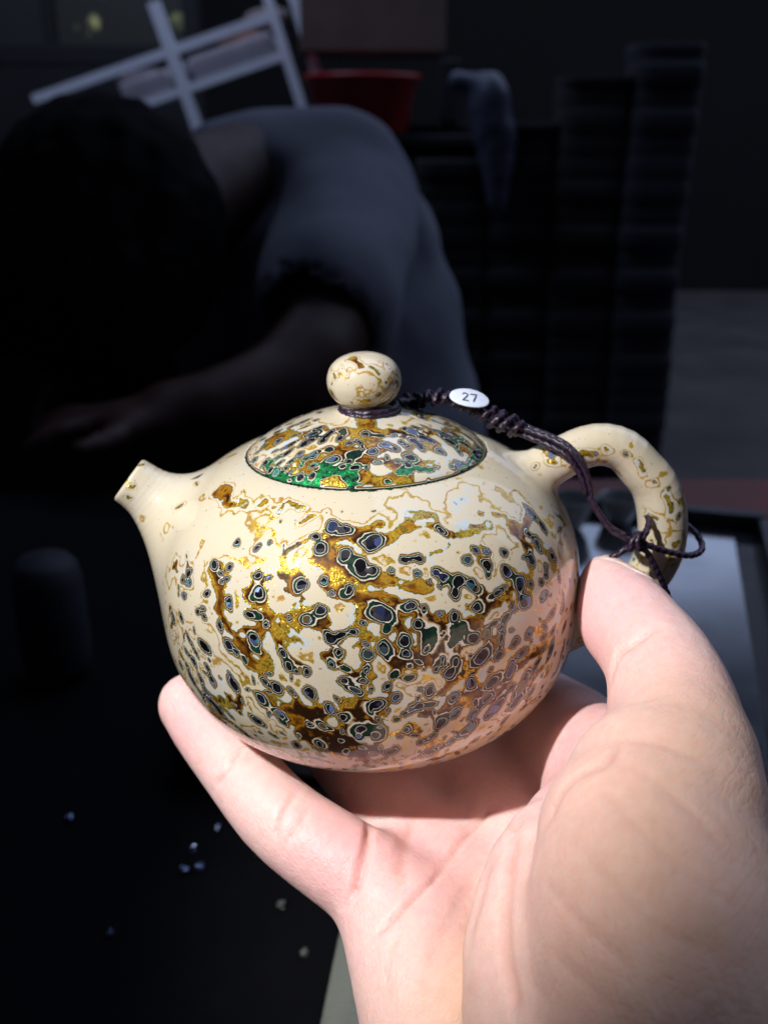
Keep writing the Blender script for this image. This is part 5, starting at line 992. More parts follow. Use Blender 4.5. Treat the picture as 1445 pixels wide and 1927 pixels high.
for pts, w, dep in CREASES:
    pts = spline(pts, 14) if len(pts) > 2 else np.asarray(pts, float)
    lo, hi = pts.min(0) - 6, pts.max(0) + 6
    near = np.where(((HV > lo) & (HV < hi)).all(1))[0]
    if not len(near): continue
    d = None
    for p, q in zip(pts[:-1], pts[1:]):
        e = seg(HV[near], p, q, 0, 0); d = e if d is None else np.minimum(d, e)
    ends = np.minimum(np.linalg.norm(HV[near] - pts[0], axis=1), np.linalg.norm(HV[near] - pts[-1], axis=1))
    fade = np.clip(ends / 3.0, 0.25, 1)
    g = np.exp(-(d / (0.8 * w)) ** 2) * fade
    sink[near] = np.maximum(sink[near], g * dep) - 0.12 * dep * np.exp(-((d - 2.3 * w) / (1.2 * w)) ** 2) * fade * (sink[near] < dep)
    crease[near] = np.maximum(crease[near], np.exp(-(d / (w * 0.5)) ** 2) * fade * min(1, dep / 0.6))
HV = HV - HN * sink[:, None]
def blob(c, r, V=None):
    q = HV - np.asarray(c, np.float32)
    return np.exp(-(q * q).sum(1) / (r * r))
blush = np.clip(0.95 * blob((-36, -8, -28), 11) + 0.85 * blob((-6, -40, -35), 11) + 0.95 * blob((42, -24, 4), 11) + 0.95 * blob((38, -38, -20), 12) + 0.5 * blob((12, -38, -38), 10) + 0.45 * blob((30, -80, 0), 14) + 0.4 * blob((46, -48, 6), 9), 0, 0.9)
tan_fold_shade = np.clip(0.8 * blob((60, -60, 0), 18) + 0.85 * blob((58, -90, -2), 26) + 0.28 * blob((44, -80, 2), 27) + 0.25 * blob((34, -92, -4), 22) + 0.8 * blob((26, -48, -39), 7) + 0.8 * blob((24, -62, -42), 9) + 0.95 * blob((20, -76, -44), 17), 0, 0.85)  # tan skin zones; beside the thumb ball they also paint in fold shade
nail = np.zeros(len(HV), np.float32)
hand_origin = np.array([34, -112, -50])
hand = mesh('hand', HV, HQ, skin('palm_skin'), None, origin=hand_origin, attrs={'crease': crease, 'blush': blush, 'tan': tan_fold_shade, 'nail': nail})
tag(hand, 'bare hand cupped under the teapot, thumb against its side, little finger below the spout', 'hand')

# thumb nail: a thin curved plate laid on the back of the thumb tip
nt = np.array([-0.20, 0.95, 0.24]); nt /= np.linalg.norm(nt)
nb = np.array([0.80, 0.22, 0.56]); nb -= nt * (nb @ nt); nb /= np.linalg.norm(nb)
nw = np.cross(nb, nt)
gu, gv = np.meshgrid(np.linspace(-1, 1, 15), np.linspace(-1, 1, 13), indexing='ij')
shape = np.sqrt(np.clip(1 - np.clip(np.abs(gu) - 0.55, 0, 1) ** 2 / 0.45 ** 2 * 0.75, 0.2, 1))
q0 = (np.array([46.9, -11.2, 4.4]) + nt * (gu * 5.4 - 0.4)[..., None] + nw * (gv * 4.6 * shape)[..., None]).reshape(-1, 3)
dist = np.full(len(q0), 14.0, np.float32)
for _ in range(40):
    dist -= np.clip(sd_hand((q0 + nb * dist[:, None]).astype(np.float32)), -1, 3) * 0.8
lift = 0.28 + 0.35 * np.clip(gu.ravel() - 0.5, 0, 1) - 0.45 * np.clip(np.abs(gv.ravel()) - 0.8, 0, 1)
top_ = q0 + nb * (np.minimum(dist, np.percentile(dist, 90) + 0.4) + lift)[:, None]; bot_ = top_ - nb * 0.7
NV_ = np.vstack([top_, bot_]); n0 = 15 * 13; NF = []
for i in range(14):
    for j in range(12):
        k = i * 13 + j
        NF.append([k, k + 13, k + 14, k + 1]); NF.append([n0 + k, n0 + k + 1, n0 + k + 14, n0 + k + 13])
rim = [j for j in range(13)] + [i * 13 + 12 for i in range(1, 15)] + [14 * 13 + j for j in range(11, -1, -1)] + [i * 13 for i in range(13, 0, -1)]
for p, q_ in zip(rim, rim[1:] + rim[:1]): NF.append([p, q_, q_ + n0, p + n0])
tn = NT('nail_plate'); tn.set(Base_Color=tn.mix(tn.noise(260, 2, 0.5, tn.obj()).outputs[0], (0.78, 0.52, 0.47), (0.86, 0.66, 0.60)), Roughness=0.28)
tn.b.inputs['Subsurface Weight'].default_value = 0.3; tn.b.inputs['Subsurface Scale'].default_value = 0.001
mesh('thumbnail', NV_ - hand_origin, NF, tn.m, hand)

# ================================================================= the cord
CORD = weave('cord_fibre', (0.024, 0.012, 0.030), 0.8, 0.36)
cord = empty('braided_cord', (9, 8, 36), 'dark purple braided cord tied from the lid knob to the teapot handle', 'cord', rot=(0, -0.0248, 0))
c0 = np.array([9, 8, 36.0])
def cordpart(name, parts, mat=None, parent=None):
    V, Fc = join(parts) if isinstance(parts, list) else parts
    return mesh(name, V - c0, Fc, mat or CORD, parent or cord)
a = np.linspace(0, 2 * math.pi, 40, endpoint=False)
ring = lambda r, z, dz=0: np.c_[r * np.cos(a), r * np.sin(a), z + dz * np.cos(a + 0.7)]
cordpart('knob_loop', [tube_v(ring(5.35, 37.75, 0.15), 0.62, 12, 0.22, 2.4, True), tube_v(ring(5.75, 37.25, -0.1), 0.5, 12, 0.22, 2.2, True, 1.0)])
BR = spline([(5.6, 3.6, 37.4), (9.6, 6.6, 37.0), (14.9, 6.0, 37.6), (20.1, 4.0, 36.0), (25.2, 1.6, 34.0), (31.0, -1.6, 32.2)], 60)
BT = np.gradient(BR, axis=0); BT /= np.linalg.norm(BT, axis=1)[:, None]
knots = []
for i in range(11):
    k = int(8 + i * 4.55)
    c, t = BR[k], BT[k]
    u = np.cross(t, [0, 0, 1.0]); u /= np.linalg.norm(u); w = np.cross(u, t)
    big = 1.25 if i >= 8 else 1.0
    for sgn in (-1, 1):
        ax1 = w * math.cos(0.5) + t * math.sin(0.5) * sgn
        b = np.linspace(0, 2 * math.pi, 22, endpoint=False)
        loop = c + t * (0.45 * sgn) + u * (0.75 * sgn) + big * (1.15 * np.cos(b)[:, None] * u + 1.35 * np.sin(b)[:, None] * ax1)
        knots.append(cordpart('knot', [tube_v(loop, 0.5 * big, 10, 0.25, 1.6, True, i, 0.3)]))
cordpart('core_strand', [tube_v(BR, 0.9, 10, 0.2, 2.0)])
# four strands from the plait over the handle root, then the tails tied round the handle
MAIN = [(28.5, -0.4, 33.0), (31.5, -2.0, 32.0), (34.8, -3.8, 31.0), (38.0, -5.9, 29.4), (40.6, -6.9, 25.8), (41.8, -7.0, 22.0)]
for k, (du, dv) in enumerate(((-0.75, 0.5), (0.5, 0.8), (0.75, -0.5), (-0.55, -0.75))):
    p = [(x + dv * 0.55, y + du * 0.8, z + dv * 0.9) for x, y, z in MAIN]
    tail = [(42.9, -7.2 + 0.4 * du, 19.0), (45.4 + 0.6 * dv, -8.2, 15.1), (49.0 + 0.3 * dv, -8.6, 12.6 + 0.5 * du)] if k < 2 else []
    cordpart('strand', [tube_v(p + tail, 0.56, 10, 0.26, 1.7, False, k)])
cordpart('strand', [tube_v([(41.8, -7.0, 22.0), (43.0, -7.6, 19.2), (46.2, -8.8, 14.6), (50.0, -9.0, 12.0), (53.5, -8.7, 9.6), (57.2, -7.6, 3.0), (59.6, -6.2, -2.0), (61, -5.4, -6.5)], 0.66, 12, 0.24, 1.8)])
cordpart('handle_loop', [tube_v([(46.4, -10.0, 8.6), (49.5, -9.6, 10.6), (52.4, -9.0, 12.2), (54.8, -5.0, 14.2), (55.2, 1.0, 14.6), (57.5, 5.6, 13.2), (62.5, 6.4, 10.8), (66.6, 3.6, 8.4), (67.4, -0.6, 6.4), (64.0, -4.4, 6.4), (58.5, -6.8, 8.4), (53.6, -8.4, 10.8), (51.0, -8.8, 12.6)], 0.66, 12, 0.24, 1.8)])
b = np.linspace(0, 2 * math.pi, 22, endpoint=False)
for dx, tl in ((-0.6, 0.5), (0.7, -0.4)):
    cordpart('knot', [tube_v(np.c_[51.6 + dx + 0.9 * np.cos(b) + tl * np.sin(b), -8.9 + 1.35 * np.cos(b), 11.7 + 1.6 * np.sin(b)], 0.6, 10, 0.22, 1.8, True)])
# oval number sticker on the plait, facing up and towards the viewer
PAPER = plain('sticker_paper', (0.62, 0.68, 0.82), 0.45, 0.06, 400)
INK = plain('sticker_ink', (0.02, 0.02, 0.03), 0.5, 0.1, 400)
sc_c = np.array([19.6, 1.8, 38.5])
sn = np.array([0.20, -0.45, 0.87]); sn /= np.linalg.norm(sn)
su = np.array([0.93, 0.14, -0.34]); su -= sn * (su @ sn); su /= np.linalg.norm(su); sv = np.cross(sn, su)
def disc(rx, ry, th, n=48):
    q = np.linspace(0, 2 * math.pi, n, endpoint=False); V = []
    for f, z in ((0.96, -th / 2), (1, -th / 4), (1, th / 4), (0.96, th / 2)):
        bend = -0.05 * (rx * f * np.cos(q)) ** 2 / 4
        V.append(sc_c + np.outer(rx * f * np.cos(q), su) + np.outer(ry * f * np.sin(q), sv) + np.outer(z + bend, sn))
    V = np.vstack(V); Fc = [list(range(n))[::-1], [3 * n + i for i in range(n)]]
    for k in range(3):
        for i in range(n): Fc.append([k * n + i, k * n + (i + 1) % n, (k + 1) * n + (i + 1) % n, (k + 1) * n + i])
    return V, Fc
stick = cordpart('number_sticker', disc(4.0, 2.6, 0.3), PAPER)
stick['label'] = 'white oval paper sticker hand lettered 27'
def stroke(pts, r=0.105):
    P3 = [sc_c + su * x * 1.08 + sv * y * 1.12 + sn * (0.19 - 0.05 * x * x / 4) for x, y in pts]
    return tube_v(P3, r, 6, step=0.12)
cordpart('digit', [stroke([(-1.35, 0.55), (-1.0, 0.95), (-0.5, 0.8), (-0.45, 0.35), (-0.9, -0.3), (-1.35, -0.95)]), stroke([(-1.35, -0.95), (-0.8, -0.9), (-0.25, -0.95)])], INK, stick)
cordpart('digit', [stroke([(0.15, 0.85), (0.7, 0.9), (1.3, 0.92)]), stroke([(1.3, 0.92), (0.95, 0.0), (0.6, -1.0)])], INK, stick)

# ================================================================= table and the things on it
TB = -150.0
floor = mesh('floor', [(-9000, -3000, -850), (9000, -3000, -850), (9000, 9000, -850), (-9000, 9000, -850)], [[0, 1, 2, 3]], plain('concrete_floor', (0.095, 0.085, 0.083), 0.85, 0.35, 3), None, origin=(0, 0, -850))
tag(floor, kind='structure')
wall = mesh('back_wall', *box_v((0, 6200, 700), (16000, 120, 3200)), plain('dark_wall', (0.014, 0.012, 0.012), 0.9, 0.4, 2), None, origin=(0, 6200, -850), smooth=False)
tag(wall, kind='structure')

BLACK = plain('black_lacquer_top', (0.004, 0.004, 0.005), 0.6, 0.3, 20, spec=0.06)
table = empty('tea_table', (0, 80, -850), 'black topped tea table under the hand and teapot', 'table')
to = np.array([0, 80, -850])
mesh('tabletop', box_v((-60, 120, TB - 15), (1250, 690, 30), 0, 5)[0] - to, box_v((0, 0, 0), (1250, 690, 30), 0, 5)[1], BLACK, table, smooth=False)
for x in (-640, 520):
    for y in (-180, 420):
        v, f = box_v((x, y, -507), (50, 50, 684), 0, 5); mesh('leg', v - to, f, BLACK, table, smooth=False)

REDW = plain('red_brown_wood', (0.19, 0.022, 0.016), 0.45, 0.4, 25)
v, f = box_v((205, 280, TB + 5), (440, 362, 9.5), 0, 2)
board = mesh('serving_board', v, f, REDW, None, origin=(205, 280, TB), smooth=False)
tag(board, 'dark red brown wooden board under the black tray at right', 'board')
tray = empty('tray', (78, 248, TB + 10), 'black rectangular tray whose glossy panel mirrors pale blue daylight, behind the handle', 'tray')
TRB = plain('tray_black', (0.012, 0.013, 0.018), 0.3, 0.3, 40)
rz = -0.27
def trp(x, y, z): return np.array([x * math.cos(rz) - y * math.sin(rz), x * math.sin(rz) + y * math.cos(rz), z])
def tbox(name, c, s, mat, bev=1.5):
    v, f = box_v(trp(*c), s, rz, bev); return mesh(name, v, f, mat, tray, smooth=False)
tbox('base', (0, 0, 2), (232, 290, 3.4), TRB)
for c, s in (((0, 147, 7), (244, 12, 13)), ((0, -147, 7), (244, 12, 13)), ((121, 0, 7), (12, 281, 13)), ((-121, 0, 7), (12, 281, 13))):
    tbox('rim', c, s, TRB, 2.5)
SHEET = plain('tray_glass', (0.50, 0.52, 0.55), 0.16, 0.08, 12, metallic=1.0)
tbox('glass_panel', (0, 8, 4.6), (205, 262, 1.2), SHEET, 0.4)

PORC = plain('grey_porcelain', (0.30, 0.31, 0.30), 0.25, 0.3, 60)
for i, (x, y, r, h, lab) in enumerate(((114, 356, 15, 20, 'small grey porcelain cup seen through the handle, nearer the pot'), (147, 366, 13, 17, 'small grey porcelain cup seen through the handle, farther right'))):
    pf = [(0, 0), (r * 0.5, 0), (r * 0.55, 1.5), (r * 0.8, h * 0.35), (r * 0.98, h * 0.8), (r * 1.05, h), (r * 0.98, h), (r * 0.9, h * 0.8), (r * 0.7, h * 0.35), (0, h * 0.2)]
    v, f = lathe_v(pf, 40, (x, y, TB + 15.3))
    tag(mesh('tea_cup', v, f[:, ::-1] if False else f, PORC, None, origin=(x, y, TB + 15.3)), lab, 'cup', 'tea cups in the tray')
TUMB = plain('slate_glaze', (0.016, 0.016, 0.026), 0.7, 0.3, 30)
pf = [(0, 0), (9, 0), (13, 2), (15.5, 8), (16, 20), (15.6, 48), (14.2, 56), (11, 60), (0, 61)]
v, f = lathe_v(pf, 48, (-150, 212, TB))
tag(mesh('canister', v, f, TUMB, None, origin=(-150, 212, TB)), 'dim slate grey rounded canister on the dark table at far left', 'canister')
def cloth(name, cx, cy, sx, sy, rz, mat, zz, seed, n=40, amp=5.0):
    g = np.linspace(-0.5, 0.5, n); X, Y = np.meshgrid(g, g)
    P0 = np.stack([X.ravel(), Y.ravel(), np.full(n * n, seed * 7.0)], 1).astype(np.float32)
    z = zz + 1.5 + amp * np.clip(fbm(P0, 0.3, 3, seed) + 0.25, 0, 1) + amp * 0.4 * np.sin(X.ravel() * 18 + 3 * fbm(P0, 0.5, 2, seed + 3))**2
    wob = fbm(P0, 0.4, 2, seed + 9)
    x = X.ravel() * sx * (1 + 0.12 * wob); y = Y.ravel() * sy * (1 - 0.12 * wob)
    c, s_ = math.cos(rz), math.sin(rz)
    T = np.stack([cx + x * c - y * s_, cy + x * s_ + y * c, z], 1)
    Bt = T.copy(); Bt[:, 2] -= 1.3
    V = np.vstack([T, Bt]); Fc = []
    for i in range(n - 1):
        for j in range(n - 1):
            k = i * n + j; Fc.append([k, k + 1, k + n + 1, k + n]); Fc.append([n * n + k, n * n + k + n, n * n + k + n + 1, n * n + k + 1])
    rim = [i for i in range(n)] + [i * n + n - 1 for i in range(1, n)] + [n * n - 1 - i for i in range(1, n)] + [n * (n - 1) - i * n for i in range(1, n - 1)]
    for p, q_ in zip(rim, rim[1:] + rim[:1]): Fc.append([q_, p, p + n * n, q_ + n * n])
    return mesh(name, V, Fc, mat, None, origin=(cx, cy, zz))
tag(cloth('grey_cloth', 25, 46, 74, 130, -0.12, weave('grey_green_cloth', (0.19, 0.20, 0.165), 0.15, 0.9), TB, 5, amp=4.0), 'grey green folded cloth on the table beside the heel of the hand', 'cloth')
CHIP = plain('glass_bead', (0.16, 0.20, 0.33), 0.2, 0.1, 100, metallic=0.9)
CHIP2 = plain('glass_bead_warm', (0.10, 0.11, 0.095), 0.5, 0.1, 100)
beads = [(-61, 82, 2.6, 0, 'brightest blue bead of a close group on the black table, lower left'), (-66, 81, 2.2, 0, 'dim blue bead just left of the brightest bead'), (-65, 91, 2.0, 0, 'dim blue bead just behind the brightest bead'),
         (-41, 90, 2.4, 1, 'whitish bead just below the middle of the little finger'), (-58, 103, 1.8, 0, 'faint bead nearest the little finger crease'), (-31, 65, 2.0, 1, 'faint whitish bead near the little finger base'),
         (-84, 53, 1.8, 0, 'lone faint bead at the lower left'), (-114, 108, 1.8, 0, 'faint bead farthest left on the table'), (-22, 45, 1.8, 1, 'faint bead beside the grey green cloth')]
for x, y, r, k, lab in beads:
    r = r * 0.75
    th = np.linspace(-math.pi / 2, math.pi / 2, 7)
    v, f = lathe_v(np.c_[r * np.cos(th), r * np.sin(th) * 0.8 + r * 0.8], 9, (x, y, TB))
    v = v + rng.normal(size=v.shape) * r * 0.16
    tag(mesh('bead', v, f, CHIP2 if k else CHIP, None, origin=(x, y, TB), smooth=False), lab, 'bead', 'small beads scattered on the table')

# ================================================================= the person across the table
def sd_torso(P):
    d = chain(P, [(-90, 845, 30, 78), (-40, 850, -30, 96), (-8, 850, -180, 108), (20, 845, -330, 118)], 9)
    d = smin(d, chain(P, [(-150, 800, 40, 52), (-50, 800, 48, 54)], 5), 30)
    d = smin(d, chain(P, [(-110, 790, -20, 60), (-60, 790, -120, 80)], 4), 30)
    return d
def sd_arm(P):
    return chain(P, [(-28, 790, 30, 52), (-34, 700, -20, 46), (-44, 612, -62, 40), (-70, 570, -92, 36), (-120, 535, -106, 30), (-160, 520, -108, 24)], 12)
def sd_head(P):
    d = ellipsoid(P, (-228, 664, -4), (72, 84, 96))
    d = smin(d, ellipsoid(P, (-250, 620, -54), (55, 60, 70)), 25)
    d = smin(d, ellipsoid(P, (-262, 556, -46), (11, 16, 18)), 8)                    # nose
    d = smin(d, ellipsoid(P, (-166, 668, 0), (9, 20, 30)), 5)                     # ear
    return smin(d, chain(P, [(-205, 690, 10, 52), (-150, 760, 40, 52), (-100, 810, 45, 60)], 6), 20)
def sd_hands(P):
    d = ellipsoid(P, (-185, 508, -110), (34, 26, 15))
    for k in range(4):
        d = smin(d, chain(P, [(-205, 496 + k * 9, -110, 9), (-232, 482 + k * 12, -112, 8.5), (-250, 474 + k * 13, -122, 7.5)], 5), 4)
    return smin(d, chain(P, [(-180, 490, -112, 10), (-196, 470, -116, 9), (-210, 458, -118, 8)], 5), 5)
def sd_body(P):
    d = smin(sd_arm(P), sd_hands(P), 12)
    d = smin(d, sd_torso(P) + 6, 25)
    d = smin(d, sd_head(P), 25)
    left = chain(P, [(-140, 845, 20, 50), (-235, 760, -120, 42), (-262, 640, -140, 34), (-255, 560, -132, 26), (-240, 528, -128, 20)], 10)
    return smin(d, left, 20)
def sd_shirt(P):
    fold = 5.5 * np.sin((P[..., 0] * 0.5 + P[..., 2] * 1.0 - P[..., 1] * 0.2) / 15.0 + 2.5 * fbm(P, 90, 2, 31)) * (fbm(P, 110, 2, 8) + 0.5) + 9 * fbm(P, 60, 2, 5)
    slv = chain(P, [(-38, 800, 38, 70), (-36, 720, -6, 66), (-42, 640, -44, 63)], 8)
    slv = np.maximum(slv, -(chain(P, [(-40, 668, -30, 47), (-66, 560, -95, 54)], 4)))      # open cuff
    lslv = chain(P, [(-130, 845, 30, 62), (-215, 780, -90, 58)], 5)
    d = smin(smin(sd_torso(P) - 5, slv, 26), lslv, 22)
    d = np.maximum(d, -(chain(P, [(-215, 680, 5, 60), (-172, 735, 30, 54)], 4)))         # neckline
    return d + fold
def sd_trousers(P):
    d = chain(P, [(22, 845, -330, 130), (40, 830, -380, 133)], 2)
    for sx in (-1, 1):
        d = smin(d, chain(P, [(60 + sx * 70, 830, -380, 90), (20 + sx * 130, 560, -400, 72), (20 + sx * 140, 500, -420, 64), (20 + sx * 140, 540, -830, 46)], 10), 25)
    return d
def sd_hair(P):
    d = ellipsoid(P, (-230, 664, 8), (98, 108, 112))
    d = smin(d, ellipsoid(P, (-262, 612, -18), (62, 52, 62)), 20)
    d = smin(d, ellipsoid(P, (-252, 600, -42), (88, 72, 92)), 20)
    d = np.maximum(d, -ellipsoid(P, (-285, 590, -120), (60, 80, 70)))
    d = np.maximum(d, -ellipsoid(P, (-138, 705, -10), (30, 42, 60)))
    return d + 5 * np.sin(P[..., 0] / 5 + 4 * fbm(P, 40, 2, 3)) * 0.35 + 7 * fbm(P, 16, 3, 77)
person = empty('person', (60, 845, -850), 'person in a grey T-shirt with black hair, leaning over across the table in the dark', 'person')
po = np.array([60, 845, -850.0])
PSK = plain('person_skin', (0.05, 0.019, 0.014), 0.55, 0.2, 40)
def pmesh(name, fun, lo, hi, h, mat):
    V, Q, N = surface_nets(fun, lo, hi, h, newton=0)
    V = relax(V, Q, 2)
    return mesh(name, V - po, Q, mat, person)
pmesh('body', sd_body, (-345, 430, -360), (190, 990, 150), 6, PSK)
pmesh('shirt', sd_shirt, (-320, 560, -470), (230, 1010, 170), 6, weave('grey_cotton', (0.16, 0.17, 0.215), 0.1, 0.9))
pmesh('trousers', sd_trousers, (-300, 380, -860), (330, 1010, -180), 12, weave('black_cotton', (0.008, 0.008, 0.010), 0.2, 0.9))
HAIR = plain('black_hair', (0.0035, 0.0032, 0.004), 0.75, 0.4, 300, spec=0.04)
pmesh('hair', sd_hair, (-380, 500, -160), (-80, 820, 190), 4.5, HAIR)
for sx in (-1, 1):
    v, f = box_v((20 + sx * 140, 500, -828), (90, 240, 42), 0, 18); mesh('shoe', v - po, f, HAIR, person)
stool = empty('stool', (60, 850, -850), 'low dark stool under the seated person', 'stool')
v, f = lathe_v([(0, -520 + 850), (150, 330), (158, 340), (158, 362), (150, 372), (0, 372)], 40); mesh('seat', v, f, HAIR, stool)
for k in range(4):
    an = k * math.pi / 2 + 0.8; v, f = tube_v([(150 * math.cos(an), 150 * math.sin(an), 0), (110 * math.cos(an), 110 * math.sin(an), 332)], 14, 10, step=40); mesh('leg', v, f, HAIR, stool)

# ================================================================= things far behind
RACKM = plain('white_painted_metal', (0.78, 0.80, 0.88), 0.5, 0.08, 10)
rack = empty('metal_rack', (-420, 2240, -850), 'white painted metal rack leaning behind the person', 'rack')
ro = np.array([-420, 2240, -850.0])
def bar(name, p, q, r, mat=RACKM, o=ro, parent=None):
    p, q = np.array(p, float), np.array(q, float)
    d = q - p; L = np.linalg.norm(d); d /= L
    u = np.cross(d, [0, 1, 0]); u /= np.linalg.norm(u); w = np.cross(d, u)
    V = np.array([p + s * L * d + r * (a_ * u + b_ * w) for s in (0, 1) for a_, b_ in ((-1, -1), (1, -1), (1, 1), (-1, 1))]) - o
    Fc = [[3, 2, 1, 0], [4, 5, 6, 7], [0, 1, 5, 4], [1, 2, 6, 5], [2, 3, 7, 6], [3, 0, 4, 7]]
    return mesh(name, V, Fc, mat, parent or rack, smooth=False)
ux = np.array([0.955, 0.0, 0.297]); uz = np.array([0.297, -0.0, -0.955])   # the rack leans: along its shelves and down its posts
A = np.array([-501, 2260, 312.0])
for off in (0, 250, 305):
    tp = A + ux * off
    bar('post', tp - uz * (60 if off == 0 else 160), tp + uz * 1215 + np.array([-300, 0, 20]) * 0, 11 if off else 13)
for dz in (45, 130, 480, 850):
    bar('rail', A + uz * dz - ux * 345, A + uz * dz + ux * 252, 10)
for off in (0, 250):
    tp = A + ux * off + np.array([0, 260, 0]); bar('post', tp + uz * 250, tp + uz * 1210, 11)
    for dz in (480, 850): bar('side_rail', A + uz * dz + ux * off, A + uz * dz + ux * off + np.array([0, 260, 0]), 9)
BOXM = plain('pale_carton', (0.70, 0.64, 0.66), 0.8, 0.2, 8)
for lab, o1, w_, h_, dzz in (('pale carton on the upper rail of the white rack, right of its post', 125, 200, 55, 118), ('pale carton on the white rack left of its post', -90, 120, 55, 122), ):
    c = A + ux * o1 + uz * (dzz - h_ / 2 + 5) + np.array([0, 110, 0])
    V, Fc = box_v((0, 0, 0), (w_, 170, h_), 0, 4)
    V = np.outer(V[:, 0], ux) + np.outer(V[:, 1], [0, 1, 0]) + np.outer(V[:, 2], -uz) + c
    tag(mesh('carton', V, Fc, BOXM, None, origin=c), lab, 'carton', 'cartons on the rack')
for i, (x, z, s_, col, lab) in enumerate(((-330, 300, 60, (0.22, 0.09, 0.06), 'small brown packet on top of the rack'), (-460, 225, 70, (0.20, 0.18, 0.20), 'grey bundle on the left of the rack'), (-560, 205, 80, (0.16, 0.13, 0.15), 'dim grey bundle at the left end of the rack'), (-270, 345, 55, (0.25, 0.20, 0.19), 'pale packet near the tall rack post'))):
    f_ = lambda P, c=np.array([x, 2350, z], np.float32), s=s_: ellipsoid(P, c, (s, s * 0.7, s * 0.45)) + 14 * fbm(P, s * 0.6, 2, i)
    V, Q, N = surface_nets(f_, (x - s_ * 1.6, 2350 - s_ * 1.6, z - s_ * 1.4), (x + s_ * 1.6, 2350 + s_ * 1.6, z + s_ * 1.4), 8, 0)
    tag(mesh('bundle', V, Q, plain('bundle_paper_%s' % 'abcd'[i], col, 0.8, 0.3, 20), None, origin=(x, 2350, z - s_ * 0.45)), lab, 'bundle', 'bundles on the rack')
tub_p = [(0, 0), (95, 0), (100, 6), (122, 108), (130, 112), (130, 120), (118, 120), (96, 10), (0, 8)]
v, f = lathe_v(tub_p, 48, (-45, 2150, 92))
tag(mesh('red_tub', v, f, plain('red_plastic', (0.40, 0.010, 0.012), 0.4, 0.15, 10), None, origin=(-45, 2150, 92)), 'dark red plastic tub above the seated person\'s shoulder', 'tub')
# dark cabinet carrying the tub, and the stacked stuff right of it
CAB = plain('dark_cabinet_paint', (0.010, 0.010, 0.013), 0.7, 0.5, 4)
cab = empty('cabinet', (330, 2330, -850), 'wide black cabinet behind the person, under the red tub', 'cabinet')
co = np.array([330, 2330, -850.0])
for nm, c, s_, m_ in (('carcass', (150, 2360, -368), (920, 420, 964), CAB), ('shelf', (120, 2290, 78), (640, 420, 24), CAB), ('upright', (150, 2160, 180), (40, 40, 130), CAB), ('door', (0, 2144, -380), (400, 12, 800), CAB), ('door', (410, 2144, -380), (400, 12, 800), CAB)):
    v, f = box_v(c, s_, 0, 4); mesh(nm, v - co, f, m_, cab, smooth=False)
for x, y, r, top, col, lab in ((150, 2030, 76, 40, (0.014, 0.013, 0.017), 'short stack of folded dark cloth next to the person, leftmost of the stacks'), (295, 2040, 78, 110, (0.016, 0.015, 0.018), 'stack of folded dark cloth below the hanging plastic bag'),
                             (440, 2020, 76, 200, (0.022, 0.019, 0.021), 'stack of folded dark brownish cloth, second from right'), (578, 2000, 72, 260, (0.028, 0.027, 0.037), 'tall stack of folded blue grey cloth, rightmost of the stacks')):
    nz = 150
    zz = np.linspace(-850, top, nz); an = np.linspace(0, 2 * math.pi, 40, endpoint=False)
    A_, Z_ = np.meshgrid(an, zz)
    sq = 1 / (np.abs(np.cos(A_)) ** 5 + np.abs(np.sin(A_)) ** 5) ** 0.2
    lay = np.floor(Z_ / 46.0); jx = 4 * np.sin(lay * 12.9898 + x) ; jy = 5 * np.sin(lay * 78.233 + x)
    rr_ = r * sq * (0.96 + 0.05 * np.sqrt(np.abs(np.sin(math.pi * Z_ / 46.0))))
    P3 = np.stack([x + jx + rr_ * np.cos(A_), y + jy + rr_ * np.sin(A_), Z_], -1).reshape(-1, 3)
    i = np.arange(nz - 1)[:, None] * 40; j = np.arange(40)[None]; kk = (j + 1) % 40
    Fc = np.stack([i + j, i + kk, i + 40 + kk, i + 40 + j], -1).reshape(-1, 4).tolist() + [[(nz - 1) * 40 + q_ for q_ in range(40)]]
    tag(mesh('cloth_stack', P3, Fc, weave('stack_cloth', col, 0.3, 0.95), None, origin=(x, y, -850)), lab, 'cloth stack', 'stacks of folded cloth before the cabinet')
def sd_bag(P):
    d = chain(P, [(215, 1930, 150, 46), (235, 1930, 60, 40), (240, 1930, -40, 22)], 8)
    d = smin(d, chain(P, [(150, 1925, 190, 18), (215, 1925, 178, 30)], 5), 20)
    return d + 10 * fbm(P, 45, 2, 12)
V, Q, N = surface_nets(sd_bag, (100, 1840, -90), (310, 2020, 250), 7, 0)
tag(mesh('plastic_bag', V, Q, plain('milky_plastic', (0.07, 0.08, 0.12), 0.4, 0.3, 20), None, origin=(235, 1930, -62)), 'pale bluish plastic bag hanging in front of the cabinet', 'bag')
v, f = box_v((-30, 2330, 340), (330, 200, 150), 0.1, 4)
tag(mesh('brown_carton', v, f, plain('brown_cardboard', (0.12, 0.085, 0.07), 0.85, 0.25, 9), None, origin=(-30, 2330, 265), smooth=False), 'dim brown carton above and behind the red tub', 'carton')
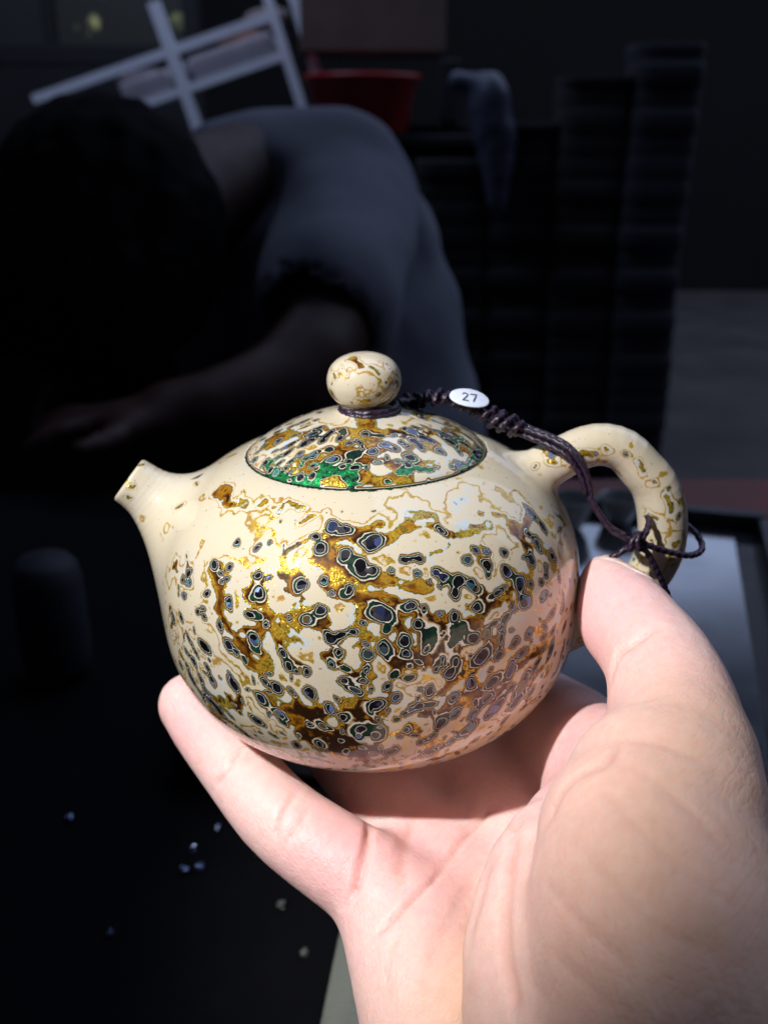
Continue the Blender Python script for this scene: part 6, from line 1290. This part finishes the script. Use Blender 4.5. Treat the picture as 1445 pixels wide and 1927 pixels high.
chest = empty('dark_filler_chest', (-620, 1250, -850), 'long black chest added to darken the area behind the seated person, at left', 'chest')  # added dark block, covers the lit floor to keep this side black
for nm, c, s_ in (('carcass', (0, 0, 330), (1300, 520, 660)), ('lid', (0, -6, 682), (1330, 545, 40)), ('front_panel', (-320, -264, 330), (560, 12, 520)), ('front_panel', (320, -264, 330), (560, 12, 520))):
    v, f = box_v(c, s_, 0, 5); mesh(nm, v, f, CAB, chest, smooth=False)
# added glowing panes stand in for sunlit leaves beyond an opening, far upper left
WF = plain('dark_window_frame', (0.01, 0.01, 0.012), 0.7, 0.3, 8)
win = empty('glow_panes', (-1050, 3300, -850), 'dark framed lit window standing in for sunlit leaves at the upper left', 'glow_panes')
wo = np.array([-1050, 3300, -850.0])
for c, s_ in (((-1050, 3300, 770), (900, 70, 60)), ((-1050, 3300, 335), (900, 70, 60)), ((-1480, 3300, 550), (50, 70, 380)), ((-620, 3300, 550), (50, 70, 380)), ((-1080, 3300, 550), (40, 60, 380)), ((-1050, 3300, -270), (900, 60, 1150))):
    v, f = box_v(c, s_, 0, 4); mesh('frame', v - wo, f, WF, win, smooth=False)
def daylight(name, c1, c2, e, scale, th):
    t = NT(name); P = t.obj()
    v = t.n('ShaderNodeTexVoronoi', Scale=scale); t.t.links.new(P, v.inputs['Vector'])
    leaf = t.ramp(v.outputs['Distance'], [(th, c2), (th + 0.12, c1)])
    n = t.ramp(t.noise(scale * 0.6, 3, 0.6, P).outputs[0], [(0.45, (0, 0, 0)), (0.6, (1, 1, 1))])
    t.set(Base_Color=(0.02, 0.02, 0.02, 1), Emission_Color=t.mix(n, c1, leaf), Emission_Strength=e)
    return t.m
v, f = box_v((-1280, 3300, 550), (358, 8, 378)); mesh('pane', v - wo, f, daylight('pane_grey', (0.004, 0.004, 0.006), (0.14, 0.15, 0.17), 0.5, 7, 0.3), win, smooth=False)
v, f = box_v((-852, 3300, 550), (412, 8, 378)); mesh('pane', v - wo, f, daylight('pane_green', (0.004, 0.005, 0.004), (0.40, 0.46, 0.22), 0.9, 8, 0.24), win, smooth=False)
